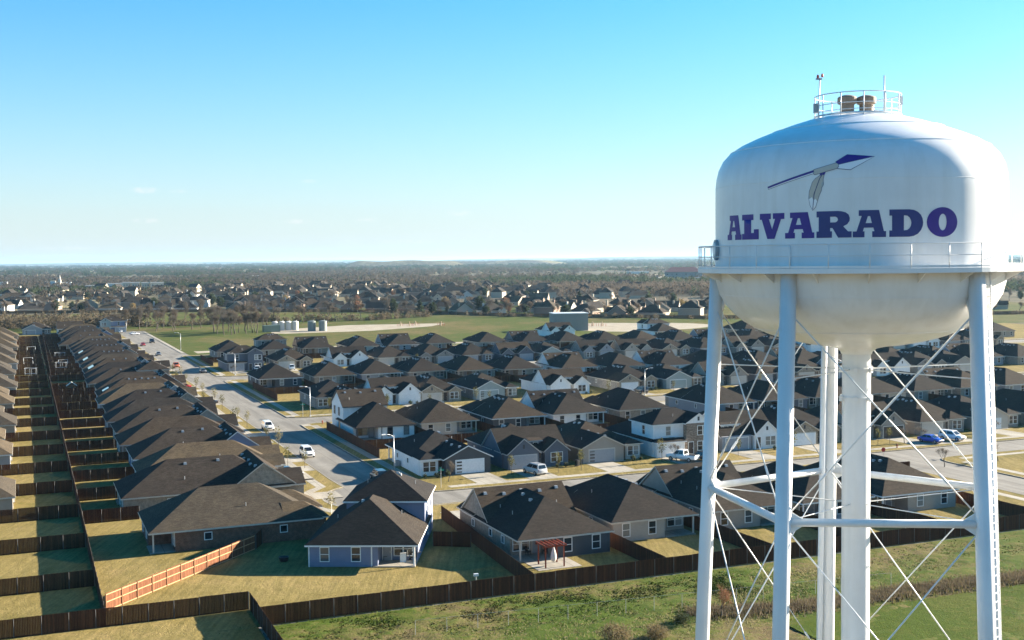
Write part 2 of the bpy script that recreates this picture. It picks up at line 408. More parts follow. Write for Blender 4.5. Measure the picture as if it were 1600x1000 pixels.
def hill(cx, cy, L, Wd, h, rot, seed):
    random.seed(seed)
    v, f = [], []
    nx, ny = 40, 10
    for i in range(nx + 1):
        for j in range(ny + 1):
            a = i / nx * 2 - 1; c = j / ny * 2 - 1
            e = max(0, 1 - abs(a) ** 3) * max(0, 1 - c * c)
            z = h * min(1.0, e * 1.6) * (0.9 + 0.1 * math.sin(a * 7 + seed)) - 0.5
            x = a * L; y = c * Wd
            v.append((cx + x * math.cos(rot) - y * math.sin(rot), cy + x * math.sin(rot) + y * math.cos(rot), z))
    for i in range(nx):
        for j in range(ny):
            k = i * (ny + 1) + j; f.append((k, k + ny + 1, k + ny + 2, k + 1))
    add('hill', mesh('hill', v, f, True), MATS['country'], kind='structure')
hill(-560, 6200, 330, 300, 36, 0.0, 1)
hill(-150, 6900, 520, 300, 30, 0.05, 5)
hill(5200, 15500, 5200, 900, 58, -0.05, 2)
hill(-6200, 21000, 4600, 900, 50, 0.1, 3)
hill(1500, 18000, 3300, 900, 44, 0.0, 4)

sheet('street', ccw([W(u, v) for u, v in [(60, -80), (60, 460), (640, 460), (640, -80)]]), 0.004, 'road_concrete')
# blocks of lots raised a kerb's height above the street
knuckle = []
for k in range(15):
    t = R(100 + k * 17.0)
KC, KR = (168.5, 51.0), 11.0
arc = [(KC[0] + KR * math.sin(R(a)), KC[1] - KR * math.cos(R(a))) for a in range(58, -63, -10)]
blocks = {
    'home_lots_west': rounded([(630, -80, 0), (40, -80, 0), (40, 20, 0), (113, 20, 0), (113, 133.5, 0), (159.2, 133.5, 5)], 0) + arc[::-1] + [(185, 44.9), (632, 44.9)],
    'home_lots_front': rounded([(168.2, 54.2, 5), (168.2, 460, 0), (251.5, 460, 0), (251.5, 54.2, 5)], 0),
    'home_lots_middle': rounded([(261.5, 54.2, 5), (261.5, 460, 0), (355.5, 460, 0), (355.5, 54.2, 5)], 0),
    'home_lots_back': rounded([(367, 54.5, 5), (367, 460, 0), (458, 460, 0), (458, 54.5, 5)], 0),
    'home_lots_east': rounded([(20, 143.5, 0), (159.2, 143.5, 5), (159.2, 460, 0), (20, 460, 0)], 0),
}
def strip(name, pts, w, z0, z1, mat, closed=False):
    """a low wall-like strip along a polyline, w to the left of travel"""
    vs, fs = [], []
    n = len(pts)
    for i in range(n):
        p = Vector(pts[i]); a = Vector(pts[i-1]) if i > 0 or closed else p; c = Vector(pts[(i+1) % n]) if i < n-1 or closed else p
        d = (c - a).normalized(); nn = Vector((-d.y, d.x))
        q = p + nn * w
        vs += [(p.x, p.y, z0), (p.x, p.y, z1), (q.x, q.y, z1), (q.x, q.y, z0)]
    for i in range(n - 1 + (1 if closed else 0)):
        a = i * 4; c = ((i + 1) % n) * 4
        for k in range(4): fs.append((a + k, c + k, c + (k+1) % 4, a + (k+1) % 4))
    return add(name, mesh(name, vs, fs), MATS[mat], kind='structure')
for nm, poly in blocks.items():
    pts = ccw([tuple(W(u, v)[:2]) for u, v in poly])
    slab(nm, pts, -0.5, GZ, 'lawn')
    if nm == 'home_lots_west':
        i0 = None
        kp = [tuple(W(u, v)[:2]) for u, v in [(113, 133.5), (154, 133.5), (158, 132.5), (159.2, 129)] + arc[::-1] + [(185, 44.9), (630, 44.9)]]
        strip('kerb', kp[::-1], -0.2, 0.0, GZ + 0.025, 'walk_concrete')
    else:
        strip('kerb', pts, 0.2, 0.0, GZ + 0.025, 'walk_concrete', True)
# pavements, set back behind a planting strip
def walk(u0, u1, v0, v1): slab('pavement', ccw(rect_uv(u0, u1, v0, v1)), GZ - 0.05, GZ + 0.012, 'walk_concrete')
walk(186, 628, 41.0, 42.6); walk(172, 248, 56.0, 57.5); walk(265, 352, 56.0, 57.5); walk(371, 455, 56.2, 57.7)
walk(170.2, 171.7, 60, 440); walk(248.2, 249.7, 60, 440); walk(263.5, 265, 60, 440); walk(352.2, 353.7, 60, 440); walk(369.2, 370.7, 60, 440); walk(455, 456.4, 60, 440)
walk(156, 157.4, 66, 131); walk(90, 154, 130.2, 131.6); walk(90, 154, 145.4, 146.9); walk(156, 157.4, 148, 440)
walk(470, 628, 56.4, 57.8)
# pavement that swings round the bend of the street
kk = [(187, 41.0)] + [(KC[0] + (KR + 3.6) * math.sin(R(a)), KC[1] - (KR + 3.6) * math.cos(R(a))) for a in range(48, -60, -9)]
strip('pavement', [tuple(W(u, v)[:2]) for u, v in kk], 1.5, GZ - 0.05, GZ + 0.012, 'walk_concrete')
# ramps at the corners
for (u, v) in ((171, 55.5), (248.6, 55.5), (265, 55.4), (352, 55.6), (370.5, 55.8)):
    slab('kerb_ramp', ccw(rect_uv(u - 1.4, u + 1.4, v - 1.2, v + 0.8)), GZ - 0.05, GZ + 0.03, 'walk_concrete')

# field north of the homes, pads of the well site, strip beyond, pond
sheet('field', ccw([tuple(W(u, v)[:2]) for u, v in [(458, 58), (636, 58), (636, 40), (880, 20), (830, 330), (720, 700), (458, 560)]]), 0.03, 'field')
sheet('field', ccw([tuple(W(u, v)[:2]) for u, v in [(640, -80), (640, 36), (880, 16), (930, -160)]]), 0.03, 'field')
def blob(u, v, ru, rv, seed, n=26):
    random.seed(seed); ph = [random.uniform(0, 6.28) for _ in range(3)]
    return [W(u + ru * math.sin(2*math.pi*k/n) * (1 + .12 * math.sin(3*2*math.pi*k/n + ph[0]) + .08 * math.sin(5*2*math.pi*k/n + ph[1])),
              v + rv * math.cos(2*math.pi*k/n) * (1 + .12 * math.sin(2*2*math.pi*k/n + ph[2]))) for k in range(n)]
sheet('gravel_pad', ccw([tuple(W(u, v)[:2]) for u, v in [(572, 118), (578, 112), (606, 118), (630, 165), (618, 216), (594, 200), (572, 160)]]), 0.034, 'gravel')
sheet('gravel_pad', ccw([tuple(p[:2]) for p in blob(535, 285, 38, 42, 4)]), 0.034, 'gravel')
sheet('dirt_track', ccw([tuple(W(u, v)[:2]) for u, v in [(466, 62), (478, 62), (478, 140), (470, 200), (456, 240), (448, 238), (462, 196), (469, 140), (468, 66)]]), 0.036, 'gravel')
sheet('pond', ccw([tuple(p[:2]) for p in blob(872, 556, 22, 34, 9)]), 0.05, 'water')
# mown green of the tower grounds and weedy strip with real relief behind the fences
def relief(name, u0, u1, v0, v1, step, amp, mat, z, seed, f=1.0):
    from mathutils import noise as mn
    vs, fs = [], []
    nu = int((u1 - u0) / step) + 1; nv = int((v1 - v0) / step) + 1
    for i in range(nu):
        for j in range(nv):
            u = u0 + i * step; v = v0 + j * step
            p = Vector((u * 1.3 * f, v * 0.9 * f, seed)); q = Vector((u * .35, v * .3, seed + 7))
            h = amp * (0.55 * mn.noise(p) + 0.3 * mn.noise(p * 2.7) + 0.8 * mn.noise(q))
            edge = min(1.0, (i) / 3.0, (nu - 1 - i) / 3.0, j / 3.0, (nv - 1 - j) / 3.0)
            w = W(u + 0.2 * mn.noise(p * 3), v + 0.2 * mn.noise(p * 3 + Vector((9, 3, 1))))
            vs.append((w.x, w.y, z + max(-.05, h) * edge))
    for i in range(nu - 1):
        for j in range(nv - 1):
            k = i * nv + j; fs.append((k, k + 1, k + nv + 1, k + nv))
    return add(name, mesh(name, vs, fs, True), MATS[mat], kind='structure')
relief('weedy_ground', 60, 112.6, 20.3, 133, 0.4, 0.17, 'weeds', 0.10, 1.7)
relief('mown_ground', 60, 93.6, 66, 133, 0.5, 0.07, 'mown_green', 0.17, 5.1)
# ------------------------------------------------------------------ water tower
def tower_paint():
    m, nt, b = _bsdf('tower_white', 0.32, 0.5)
    p = worldpos(nt)
    n = noise(nt, 0.5, 5, 0.6, p)
    st = nt.nodes.new('ShaderNodeMapping'); nt.links.new(p, st.inputs['Vector']); st.inputs['Scale'].default_value = (1.6, 1.6, 0.12)
    n2 = noise(nt, 1.0, 4, 0.6, st.outputs[0])
    c = ramp(nt, n, [(0.3, (0.70, 0.70, 0.70)), (0.7, (0.78, 0.78, 0.77))])
    c = mixc(nt, c, ramp(nt, n2, [(0.3, (0.93, 0.92, 0.90)), (0.55, (1, 1, 1))]), 1.0, 'MULTIPLY')
    nt.links.new(c, b.inputs['Base Color'])
    # faint plate joints and rain streaks
    sx = nt.nodes.new('ShaderNodeTexCoord'); return m
tower_paint()
paint('logo_purple', (0.045, 0.02, 0.22), 0.4, 0.4, 0.05); paint('logo_navy', (0.028, 0.04, 0.17), 0.4, 0.4, 0.05); paint('logo_buff', (0.50, 0.46, 0.40), 0.45, 0.4, 0.04)
paint('logo_line', (0.10, 0.12, 0.20), 0.45); paint('logo_white', (0.80, 0.80, 0.82), 0.4, 0.4, 0.02)
paint('vent_brown', (0.21, 0.165, 0.125), 0.7); paint('beacon_red', (0.45, 0.05, 0.03), 0.4)
TX, TY = 62.0 * math.sin(R(16.25)), 62.0 * math.cos(R(16.25))
TR = 7.0
tower = thing('water_tower', 'white steel water tower on five legs with purple lettering and spear emblem', 'water tower', (TX, TY, 0))
facing = math.atan2(-TX, -TY)               # azimuth (from +y towards +x) of the side that faces the town road
FLOOR = 34.45
PROF = [(0.74, 30.05), (0.80, 30.2), (1.0, 30.35), (1.5, 30.47), (2.2, 30.56), (2.9, 30.68), (3.6, 30.84), (4.3, 31.06), (5.0, 31.36), (5.6, 31.72), (6.1, 32.12), (6.5, 32.58), (6.8, 33.12), (6.95, 33.7), (7.0, 34.3),
        (7.0, 35.0), (7.0, 36.0), (7.0, 37.0), (7.0, 38.0), (6.99, 38.5), (6.95, 38.9), (6.84, 39.35), (6.62, 39.8), (6.25, 40.2), (5.7, 40.55), (5.0, 40.87), (4.2, 41.18), (3.3, 41.5), (2.4, 41.77), (1.4, 41.97), (0.5, 42.06), (0.02, 42.08)]
def tank_r(z):
    for i in range(0, len(PROF) - 1):
        if PROF[i][1] <= z <= PROF[i+1][1]:
            t = (z - PROF[i][1]) / (PROF[i+1][1] - PROF[i][1]); return PROF[i][0] * (1-t) + PROF[i+1][0] * t
    return TR
TW = MATS['tower_white']
tk = MB(); tk.lathe(PROF, 128); tank = tk.build('tank', TW, tower, smooth=True)
for z, e in ((38.45, 0.006), (40.2, .006), (41.2, .006), (33.1, .006), (31.4, .006)):
    MB().lathe([(tank_r(z) + .001, z - 0.025), (tank_r(z) + e + .006, z), (tank_r(z) + .001, z + 0.025)], 96).build('weld_seam', TW, tank, smooth=True)
MB().lathe([(0.70, -0.2), (0.70, 30.1)], 40).build('riser_column', TW, tower, smooth=True)
for z in (29.3, 27.85):
    MB().lathe([(0.70, z - 0.05), (0.78, z - 0.05), (0.78, z + 0.05), (0.70, z + 0.05)], 40).build('column_collar', TW, tower)
    for k in range(6):
        t = k * math.pi / 3 + .2
        MB().box(-.06, .06, -.09, .09, z - .16, z + .1).build('lug', TW, tower, (0.82 * math.cos(t), .82 * math.sin(t), 0), t)
# five battered legs
def pol(r, phi, z):                          # phi measured from the side facing the camera, positive to the right
    a = facing - phi
    return Vector((r * math.sin(a), r * math.cos(a), z))
LEGS = [R(x) for x in (-25.0, 47.0, 119.0, 191.0, 263.0)]
def leg_r(z): return 7.08 + (34.4 - z) * 0.044
LR = 0.375
for ph in LEGS:
    l = MB(); l.tube(pol(leg_r(-.2), ph, -0.2), pol(leg_r(34.36), ph, 34.36), LR, LR, 28)
    lo = l.build('leg', TW, tower, smooth=True)
    MB().lathe([(0.0, 0), (.7, 0), (.7, .35), (.0, .35)], 20).build('footing', MATS['walk_concrete'], tower, pol(leg_r(0), ph, 0.0))
ZS = (22.8, 11.2)
def bar(name, a, b, r, n=8, parent=tower): return MB().tube(a, b, r, r, n).build(name, TW, parent, smooth=True)
for z in ZS:
    for i in range(5):
        a = pol(leg_r(z), LEGS[i], z); c = pol(leg_r(z), LEGS[(i+1) % 5], z)
        d = (c - a).normalized()
        bar('strut', a + d * .3, c - d * .3, 0.19, 16)
        for q, s in ((a, 1), (c, -1)):
            g = MB(); up = Vector((0, 0, 1)); n = d.cross(up).normalized() * 0.03; e = d * s
            pts = [q + e * .3 - up * .55, q + e * .85 - up * .19, q + e * .85 + up * .19, q + e * .3 + up * .55]
            g.v = [tuple(p + n) for p in pts] + [tuple(p - n) for p in pts]
            g.f = [(0, 1, 2, 3), (7, 6, 5, 4), (0, 4, 5, 1), (1, 5, 6, 2), (2, 6, 7, 3), (3, 7, 4, 0)]
            g.build('gusset', TW, tower)
for z0, z1 in ((22.8, 32.6), (11.2, 22.8), (0.4, 11.2)):
    for i in range(5):
        for (p, q) in ((i, (i+1) % 5), ((i+1) % 5, i)):
            a = pol(leg_r(z0), LEGS[p], z0 + .1); c = pol(leg_r(z1), LEGS[q], z1 - .1)
            off = (c - a).cross(Vector((0, 0, 1))).normalized() * (0.04 if p == i else -0.04)
            d = (c - a).normalized()
            bar('tie_rod', a + d * .45 + off, c - d * .45 + off, 0.034, 6)
            MB().tube(a + d * 2.4 + off, a + d * 2.9 + off, 0.06, 0.06, 8).build('turnbuckle', TW, tower)
for i in range(5):                           # light rods from the column to each leg
    for z in (22.5, 29.3):
        bar('spoke_rod', pol(0.72, LEGS[i], z), pol(leg_r(z) - .3, LEGS[i], z + (.05 if z > 25 else .3)), 0.028, 6)
    k = MB(); e = pol(1, LEGS[i], 0); a = pol(leg_r(33.2) - .28, LEGS[i], 32.2)
    bar('leg_bracket', pol(leg_r(32.1) - .2, LEGS[i], 32.0), pol(6.62, LEGS[i], 33.0), 0.13, 10)
# overflow pipe beside one rear leg
oa = LEGS[3] + R(3.9)
bar('overflow_pipe', pol(leg_r(0) - .15, oa, 0.2), pol(leg_r(31.6) - .6, oa, 32.4), 0.17, 14)
for z in (6, 11.0, 16, 20.0, 24, 28.0, 31): bar('pipe_bracket', pol(leg_r(z) - .2, oa, z), pol(leg_r(z), LEGS[3] + R(2), z), 0.06, 6)
# caged-free ladder on the right leg
la = LEGS[1] + R(5.2)
for s in (-1, 1):
    bar('ladder_rail', pol(leg_r(3) + .1, la + s * R(1.45), 3.0), pol(leg_r(34.4) + .1, la + s * R(1.7), 34.5), 0.034, 6)
rg = MB()
for k in range(78):
    z = 3.2 + k * 0.4; rg.tube(pol(leg_r(z) + .1, la - R(1.5), z), pol(leg_r(z) + .1, la + R(1.5), z), 0.022, .022, 5)
rg.build('ladder_rung', TW, tower, kind='stuff')
# balcony
BR = 7.88
MB().lathe([(6.98, FLOOR - .02), (BR, FLOOR - .02), (BR, FLOOR - .24), (BR - .04, FLOOR - .24), (BR - .04, FLOOR - .06), (6.98, FLOOR - .06)], 96).build('balcony_floor', TW, tower)
NP = 28
for k in range(NP):
    ph = R(360.0 * k / NP + 4.0)
    bar('railing_post', pol(BR - .04, ph, FLOOR - .02), pol(BR - .04, ph, FLOOR + 1.07), 0.026, 6)
def ring(name, r, z, rad, n=96, parent=tower):
    prof = [(r + rad * math.cos(t), z + rad * math.sin(t)) for t in [2 * math.pi * k / 6 for k in range(7)]]
    return MB().lathe(prof, n).build(name, TW, parent, smooth=True)
ring('top_rail', BR - .04, FLOOR + 1.07, 0.03); ring('mid_rail', BR - .04, FLOOR + .55, 0.022)
MB().lathe([(BR - .03, FLOOR - .0), (BR - .02, FLOOR - .0), (BR - .02, FLOOR + .1), (BR - .03, FLOOR + .1)], 96).build('toe_plate', TW, tower)
for k in range(20):
    ph = R(18.0 * k + 4); b_ = MB(); p0 = pol(6.95, ph, 0); p1 = pol(BR - .05, ph, 0); n = (p1 - p0).cross(Vector((0, 0, 1))).normalized() * .02
    pts = [p0 + Vector((0, 0, FLOOR - .06)), p1 + Vector((0, 0, FLOOR - .06)), p1 + Vector((0, 0, FLOOR - .2)), p0 + Vector((0, 0, FLOOR - .7))]
    b_.v = [tuple(p + n) for p in pts] + [tuple(p - n) for p in pts]; b_.f = [(0, 1, 2, 3), (7, 6, 5, 4), (0, 4, 5, 1), (1, 5, 6, 2), (2, 6, 7, 3), (3, 7, 4, 0)]
    b_.build('floor_bracket', TW, tower)
# manway and boxes on the balcony
def radial(r, phi, z, rad, depth, name, mat, n=20, parent=tower):
    a = pol(r, phi, z); c = pol(r + depth, phi, z); return MB().tube(a, c, rad, rad, n).build(name, mat, parent)
mw = radial(6.92, R(-74), 35.35, .52, .22, 'manway', MATS['metal_gray'])
radial(7.14, R(-74), 35.35, .40, .05, 'manway_cover', TW, parent=mw)
radial(6.95, R(-27.5), 34.95, .33, .12, 'leg_head', TW)
ab = MB(); ab.box(-.3, .3, -.06, .06, 0, 1.0); ab.build('access_panel', TW, tower, pol(7.05, R(-27), FLOOR + .0), -(facing + R(27)))
# roof platform with vents, beacon and antenna
RP, RZ = 2.08, 41.80
ring('roof_toe_ring', RP, RZ + .12, 0.05, 48)
for z, w in ((1.12, .028), (.62, .02), (.3, .018)): ring('roof_rail', RP, RZ + z, w, 48)
for k in range(12):
    ph = R(30 * k + 8); bar('roof_rail_post', pol(RP, ph, RZ - .05), pol(RP, ph, RZ + 1.12), 0.026, 6)
for s, d in ((-.5, 0.25), (.42, -.15)):
    e = pol(1, R(90), 0); c = e * s + pol(1, 0, 0) * d
    vn = MB(); vn.lathe([(0.0, 41.9), (.34, 41.9), (.34, 42.5), (.46, 42.56), (.47, 42.6), (.47, 42.84), (.42, 42.9), (.2, 42.97), (0, 43.0)], 24)
    vo_ = vn.build('roof_vent', MATS['vent_brown'], tower, (c.x, c.y, 0.0), smooth=False)
    MB().lathe([(.348, 42.0), (.36, 42.0), (.36, 42.12), (.348, 42.12)], 24).build('vent_flange', MATS['trim_tan'], vo_)
q = pol(RP + .02, R(-62), RZ)
mast = bar('beacon_mast', q, q + Vector((0.06, 0, 2.0)), 0.03, 6)
for s in (-.1, .12):
    MB().lathe([(0, 0), (.055, 0), (.062, .06), (.05, .15), (0, .19)], 10).build('beacon', MATS['beacon_red'], mast, q + Vector((s + .06, 0, 1.98 + (.05 if s > 0 else 0))))
MB().box(-.14, .16, -.03, .03, 1.9, 1.98).build('beacon_arm', MATS['metal_gray'], mast, q)
MB().box(-.1, .1, -.1, .1, .3, .75).build('junction_box', MATS['metal_gray'], tower, q + Vector((-.1, .15, 0)))
q = pol(RP - .5, R(52), RZ); bar('antenna', q, q + Vector((0, 0, 1.95)), 0.035, 8)
q = pol(RP - .02, R(78), RZ); MB().box(-.1, .1, -.07, .07, .55, .98).build('control_box', MATS['metal_light'], tower, q)

# ---- lettering and emblem, laid on the curved plates (s: metres round the tank, z: height)
def on_tank(s, z, lift):
    r = tank_r(z)
    return pol(r + lift, s / TR, z)
def decal(name, outline, holes, mat, lift=0.012, parent=tank, step=0.25):
    loops = [[Vector((p[0], p[1], 0)) for p in outline]] + [[Vector((p[0], p[1], 0)) for p in h] for h in holes]
    flat = [p for l in loops for p in l]
    tris = tessellate_polygon(loops)
    bm = bmesh.new(); vs = [bm.verts.new(p) for p in flat]
    for t in tris:
        try: bm.faces.new([vs[i] for i in t])
        except ValueError: pass
    for ax in (0, 1):
        lo = min(p[ax] for p in flat); hi = max(p[ax] for p in flat); k = math.ceil(lo / step) * step
        while k < hi:
            no = Vector((1, 0, 0)) if ax == 0 else Vector((0, 1, 0)); co = Vector((k, 0, 0)) if ax == 0 else Vector((0, k, 0))
            bmesh.ops.bisect_plane(bm, geom=bm.verts[:] + bm.edges[:] + bm.faces[:], plane_co=co, plane_no=no); k += step
    for v in bm.verts: v.co = on_tank(v.co.x, v.co.y, lift)
    bmesh.ops.recalc_face_normals(bm, faces=bm.faces)
    me = bpy.data.meshes.new(name); bm.to_mesh(me); bm.free()
    for p in me.polygons: p.use_smooth = True
    return add(name, me, MATS[mat], parent)
def A_(): return ([(0,0),(64,0),(64,36),(55,36),(61,58),(112,58),(118,36),(106,36),(106,0),(182,0),(182,36),(170,36),(143,165),(32,165),(32,130),(48,130),(20,36),(0,36)], [[(70,86),(104,86),(94,128),(82,128)]], 182, 165)
def L_(): return ([(0,0),(103,0),(103,62),(75,62),(75,40),(58,40),(58,120),(72,120),(72,155),(0,155),(0,120),(14,120),(14,36),(0,36)], [], 103, 155)
def V_(): return ([(50,0),(95,0),(134,120),(153,120),(153,157),(85,157),(85,122),(98,122),(80,58),(60,122),(72,122),(72,157),(0,157),(0,120),(13,120)], [], 153, 157)
def R_(): return ([(0,0),(97,0),(97,40),(86,40),(86,60),(100,60),(135,0),(217,0),(217,38),(195,38),(166,70),(190,82),(204,102),(206,120),(198,142),(180,156),(155,163),(130,165),(0,165),(0,128),(14,128),(14,40),(0,40)], [[(86,95),(118,95),(129,101),(134,112),(129,124),(118,130),(86,130)]], 217, 165)
def D_(): return ([(0,0),(120,0),(150,5),(175,18),(195,40),(206,66),(209,88),(205,112),(194,136),(175,154),(150,166),(120,170),(0,170),(0,132),(16,132),(16,40),(0,40)], [[(88,40),(108,42),(122,52),(131,68),(134,86),(131,104),(122,120),(108,131),(88,133)]], 209, 170)
def O_():
    f = lambda a, b, n: [(93.5 + a * math.cos(2*math.pi*k/n), 91 + b * math.sin(2*math.pi*k/n)) for k in range(n)]
    return (f(93.5, 91, 36), [f(24, 51, 24)], 187, 182)
for fn, s0, s1, z0, z1, mt in ((A_, -7.29, -5.98, 35.81, 36.99, 'logo_purple'), (L_, -5.93, -4.77, 35.81, 36.99, 'logo_purple'), (V_, -4.70, -3.32, 35.81, 36.99, 'logo_purple'),
                           (A_, -3.28, -1.87, 35.81, 36.99, 'logo_purple'), (R_, -1.77, -0.23, 35.81, 37.0, 'logo_navy'), (A_, -0.18, 1.24, 35.81, 37.01, 'logo_navy'),
                           (D_, 1.38, 2.89, 35.81, 37.02, 'logo_navy'), (O_, 3.06, 4.62, 35.79, 37.11, 'logo_purple')):
    o, h, w, ht = fn()
    k = lambda p: (s0 + p[0] / w * (s1 - s0), z0 + p[1] / ht * (z1 - z0))
    decal('letter', [k(p) for p in o], [[k(p) for p in x] for x in h], mt)
def grow(pts, d):
    n = len(pts); out = []
    a = sum(pts[i][0] * pts[(i+1) % n][1] - pts[(i+1) % n][0] * pts[i][1] for i in range(n)); sg = 1 if a > 0 else -1
    for i in range(n):
        p = Vector(pts[i]); e0 = (p - Vector(pts[i-1])).normalized(); e1 = (Vector(pts[(i+1) % n]) - p).normalized()
        n0 = Vector((e0.y, -e0.x)) * sg; n1 = Vector((e1.y, -e1.x)) * sg
        b_ = (n0 + n1); b_ = b_ / max(0.35, b_.length) * 1.0
        out.append(tuple(p + b_ * d * min(2.0, 1 / max(.4, b_.dot(n0)))))
    return out
def outlined(name, pts, mat, d=0.028, lift=0.012):
    decal('emblem_outline', grow(pts, d), [], 'logo_line', lift, tank, 0.2)
    decal(name, pts, [], mat, lift + 0.004, tank, 0.2)
outlined('spear_shaft', [(-4.18, 38.11), (-1.87, 38.73), (-1.89, 38.86), (-4.22, 38.21)], 'logo_white', 0.02)
decal('spear_shaft', [(-4.195, 38.145), (-1.88, 38.775), (-1.89, 38.86), (-4.22, 38.21)], [], 'logo_purple', 0.02, tank, 0.2)
outlined('spear_head', [(-.88, 39.05), (-.84, 38.90), (-.3, 38.83), (.72, 39.37)], 'logo_white', 0.03)
outlined('spear_head', [(-.86, 39.07), (.72, 39.39), (-.45, 39.50), (-.93, 39.2)], 'logo_purple', 0.022, 0.02)
outlined('spear_binding', [(-1.90, 38.69), (-1.85, 38.66), (-.90, 38.90), (-.82, 38.97), (-.83, 39.08), (-.93, 39.14), (-1.90, 38.88)], 'logo_buff', 0.022, 0.028)
outlined('feather', [(-1.60, 38.62), (-1.44, 38.66), (-1.49, 38.42), (-1.47, 38.2), (-1.56, 38.05), (-1.56, 37.95), (-1.66, 37.72), (-1.74, 37.46), (-1.82, 37.2), (-1.94, 37.07), (-2.06, 37.28), (-2.12, 37.6), (-2.10, 37.9), (-2.03, 38.1), (-1.96, 38.32), (-1.82, 38.48)], 'logo_buff', 0.02)
decal('feather_tip', [(-1.74, 37.46), (-1.82, 37.2), (-1.94, 37.07), (-2.06, 37.28), (-2.115, 37.56), (-1.98, 37.66), (-1.9, 37.5), (-1.82, 37.58)], [], 'logo_white', 0.02, tank, 0.2)
decal('feather_spine', [(-1.955, 37.1), (-1.925, 37.1), (-1.86, 37.8), (-1.62, 38.45), (-1.48, 38.68), (-1.52, 38.70), (-1.66, 38.46), (-1.90, 37.8)], [], 'logo_line', 0.024, tank, 0.2)
decal('feather_tie', [(-1.62, 38.6), (-1.42, 38.64), (-1.36, 38.78), (-1.64, 38.71)], [], 'logo_purple', 0.024, tank, 0.2)

# ------------------------------------------------------------------ houses
def make_window_meshes():
    out = {}
    for key, (w, h) in {'tall': (0.95, 1.55), 'small': (0.8, 0.8), 'slit': (0.45, 1.5), 'wide': (1.5, 1.3)}.items():
        f = MB(); t = 0.09
        f.box(-w/2 - t, w/2 + t, -0.09, 0.02, -h/2 - t, -h/2); f.box(-w/2 - t, w/2 + t, -0.09, 0.02, h/2, h/2 + t)
        f.box(-w/2 - t, -w/2, -0.085, 0.02, -h/2, h/2); f.box(w/2, w/2 + t, -0.085, 0.02, -h/2, h/2)
        if key in ('tall', 'wide'): f.box(-w/2, w/2, -0.07, 0.0, -0.03, 0.03)
        g = MB(); g.box(-w/2, w/2, -0.035, 0.0, -h/2, h/2)
        out[key] = (f.make('window'), g.make('pane'))
    return out
WIN = make_window_meshes()
FACE = {'F': 0.0, 'R': math.pi / 2, 'B': math.pi, 'L': -math.pi / 2}
MIRF = {'F': 'F', 'B': 'B', 'L': 'R', 'R': 'L'}
_vent = MB(); _vent.v = [(-.24, -.22, -.12), (.24, -.22, -.12), (.24, .22, -.12), (-.24, .22, -.12), (-.18, -.2, .2), (.18, -.2, .2), (.18, .14, .2), (-.18, .14, .2)]
_vent.f = [(4, 5, 6, 7), (0, 1, 5, 4), (1, 2, 6, 5), (2, 3, 7, 6), (3, 0, 4, 7)]
VENT = _vent.make('roof_vent')
_pipe = MB(); _pipe.tube((0, 0, -.2), (0, 0, .45), .055, .055, 6); PIPE = _pipe.make('vent_pipe')
_post = MB(); _post.box(-.09, .09, -.09, .09, 0, 2.6); POST = _post.make('porch_post')
_hand = MB(); _hand.box(-.03, .03, -.06, 0, -.08, .08); HAND = _hand.make('door_handle')

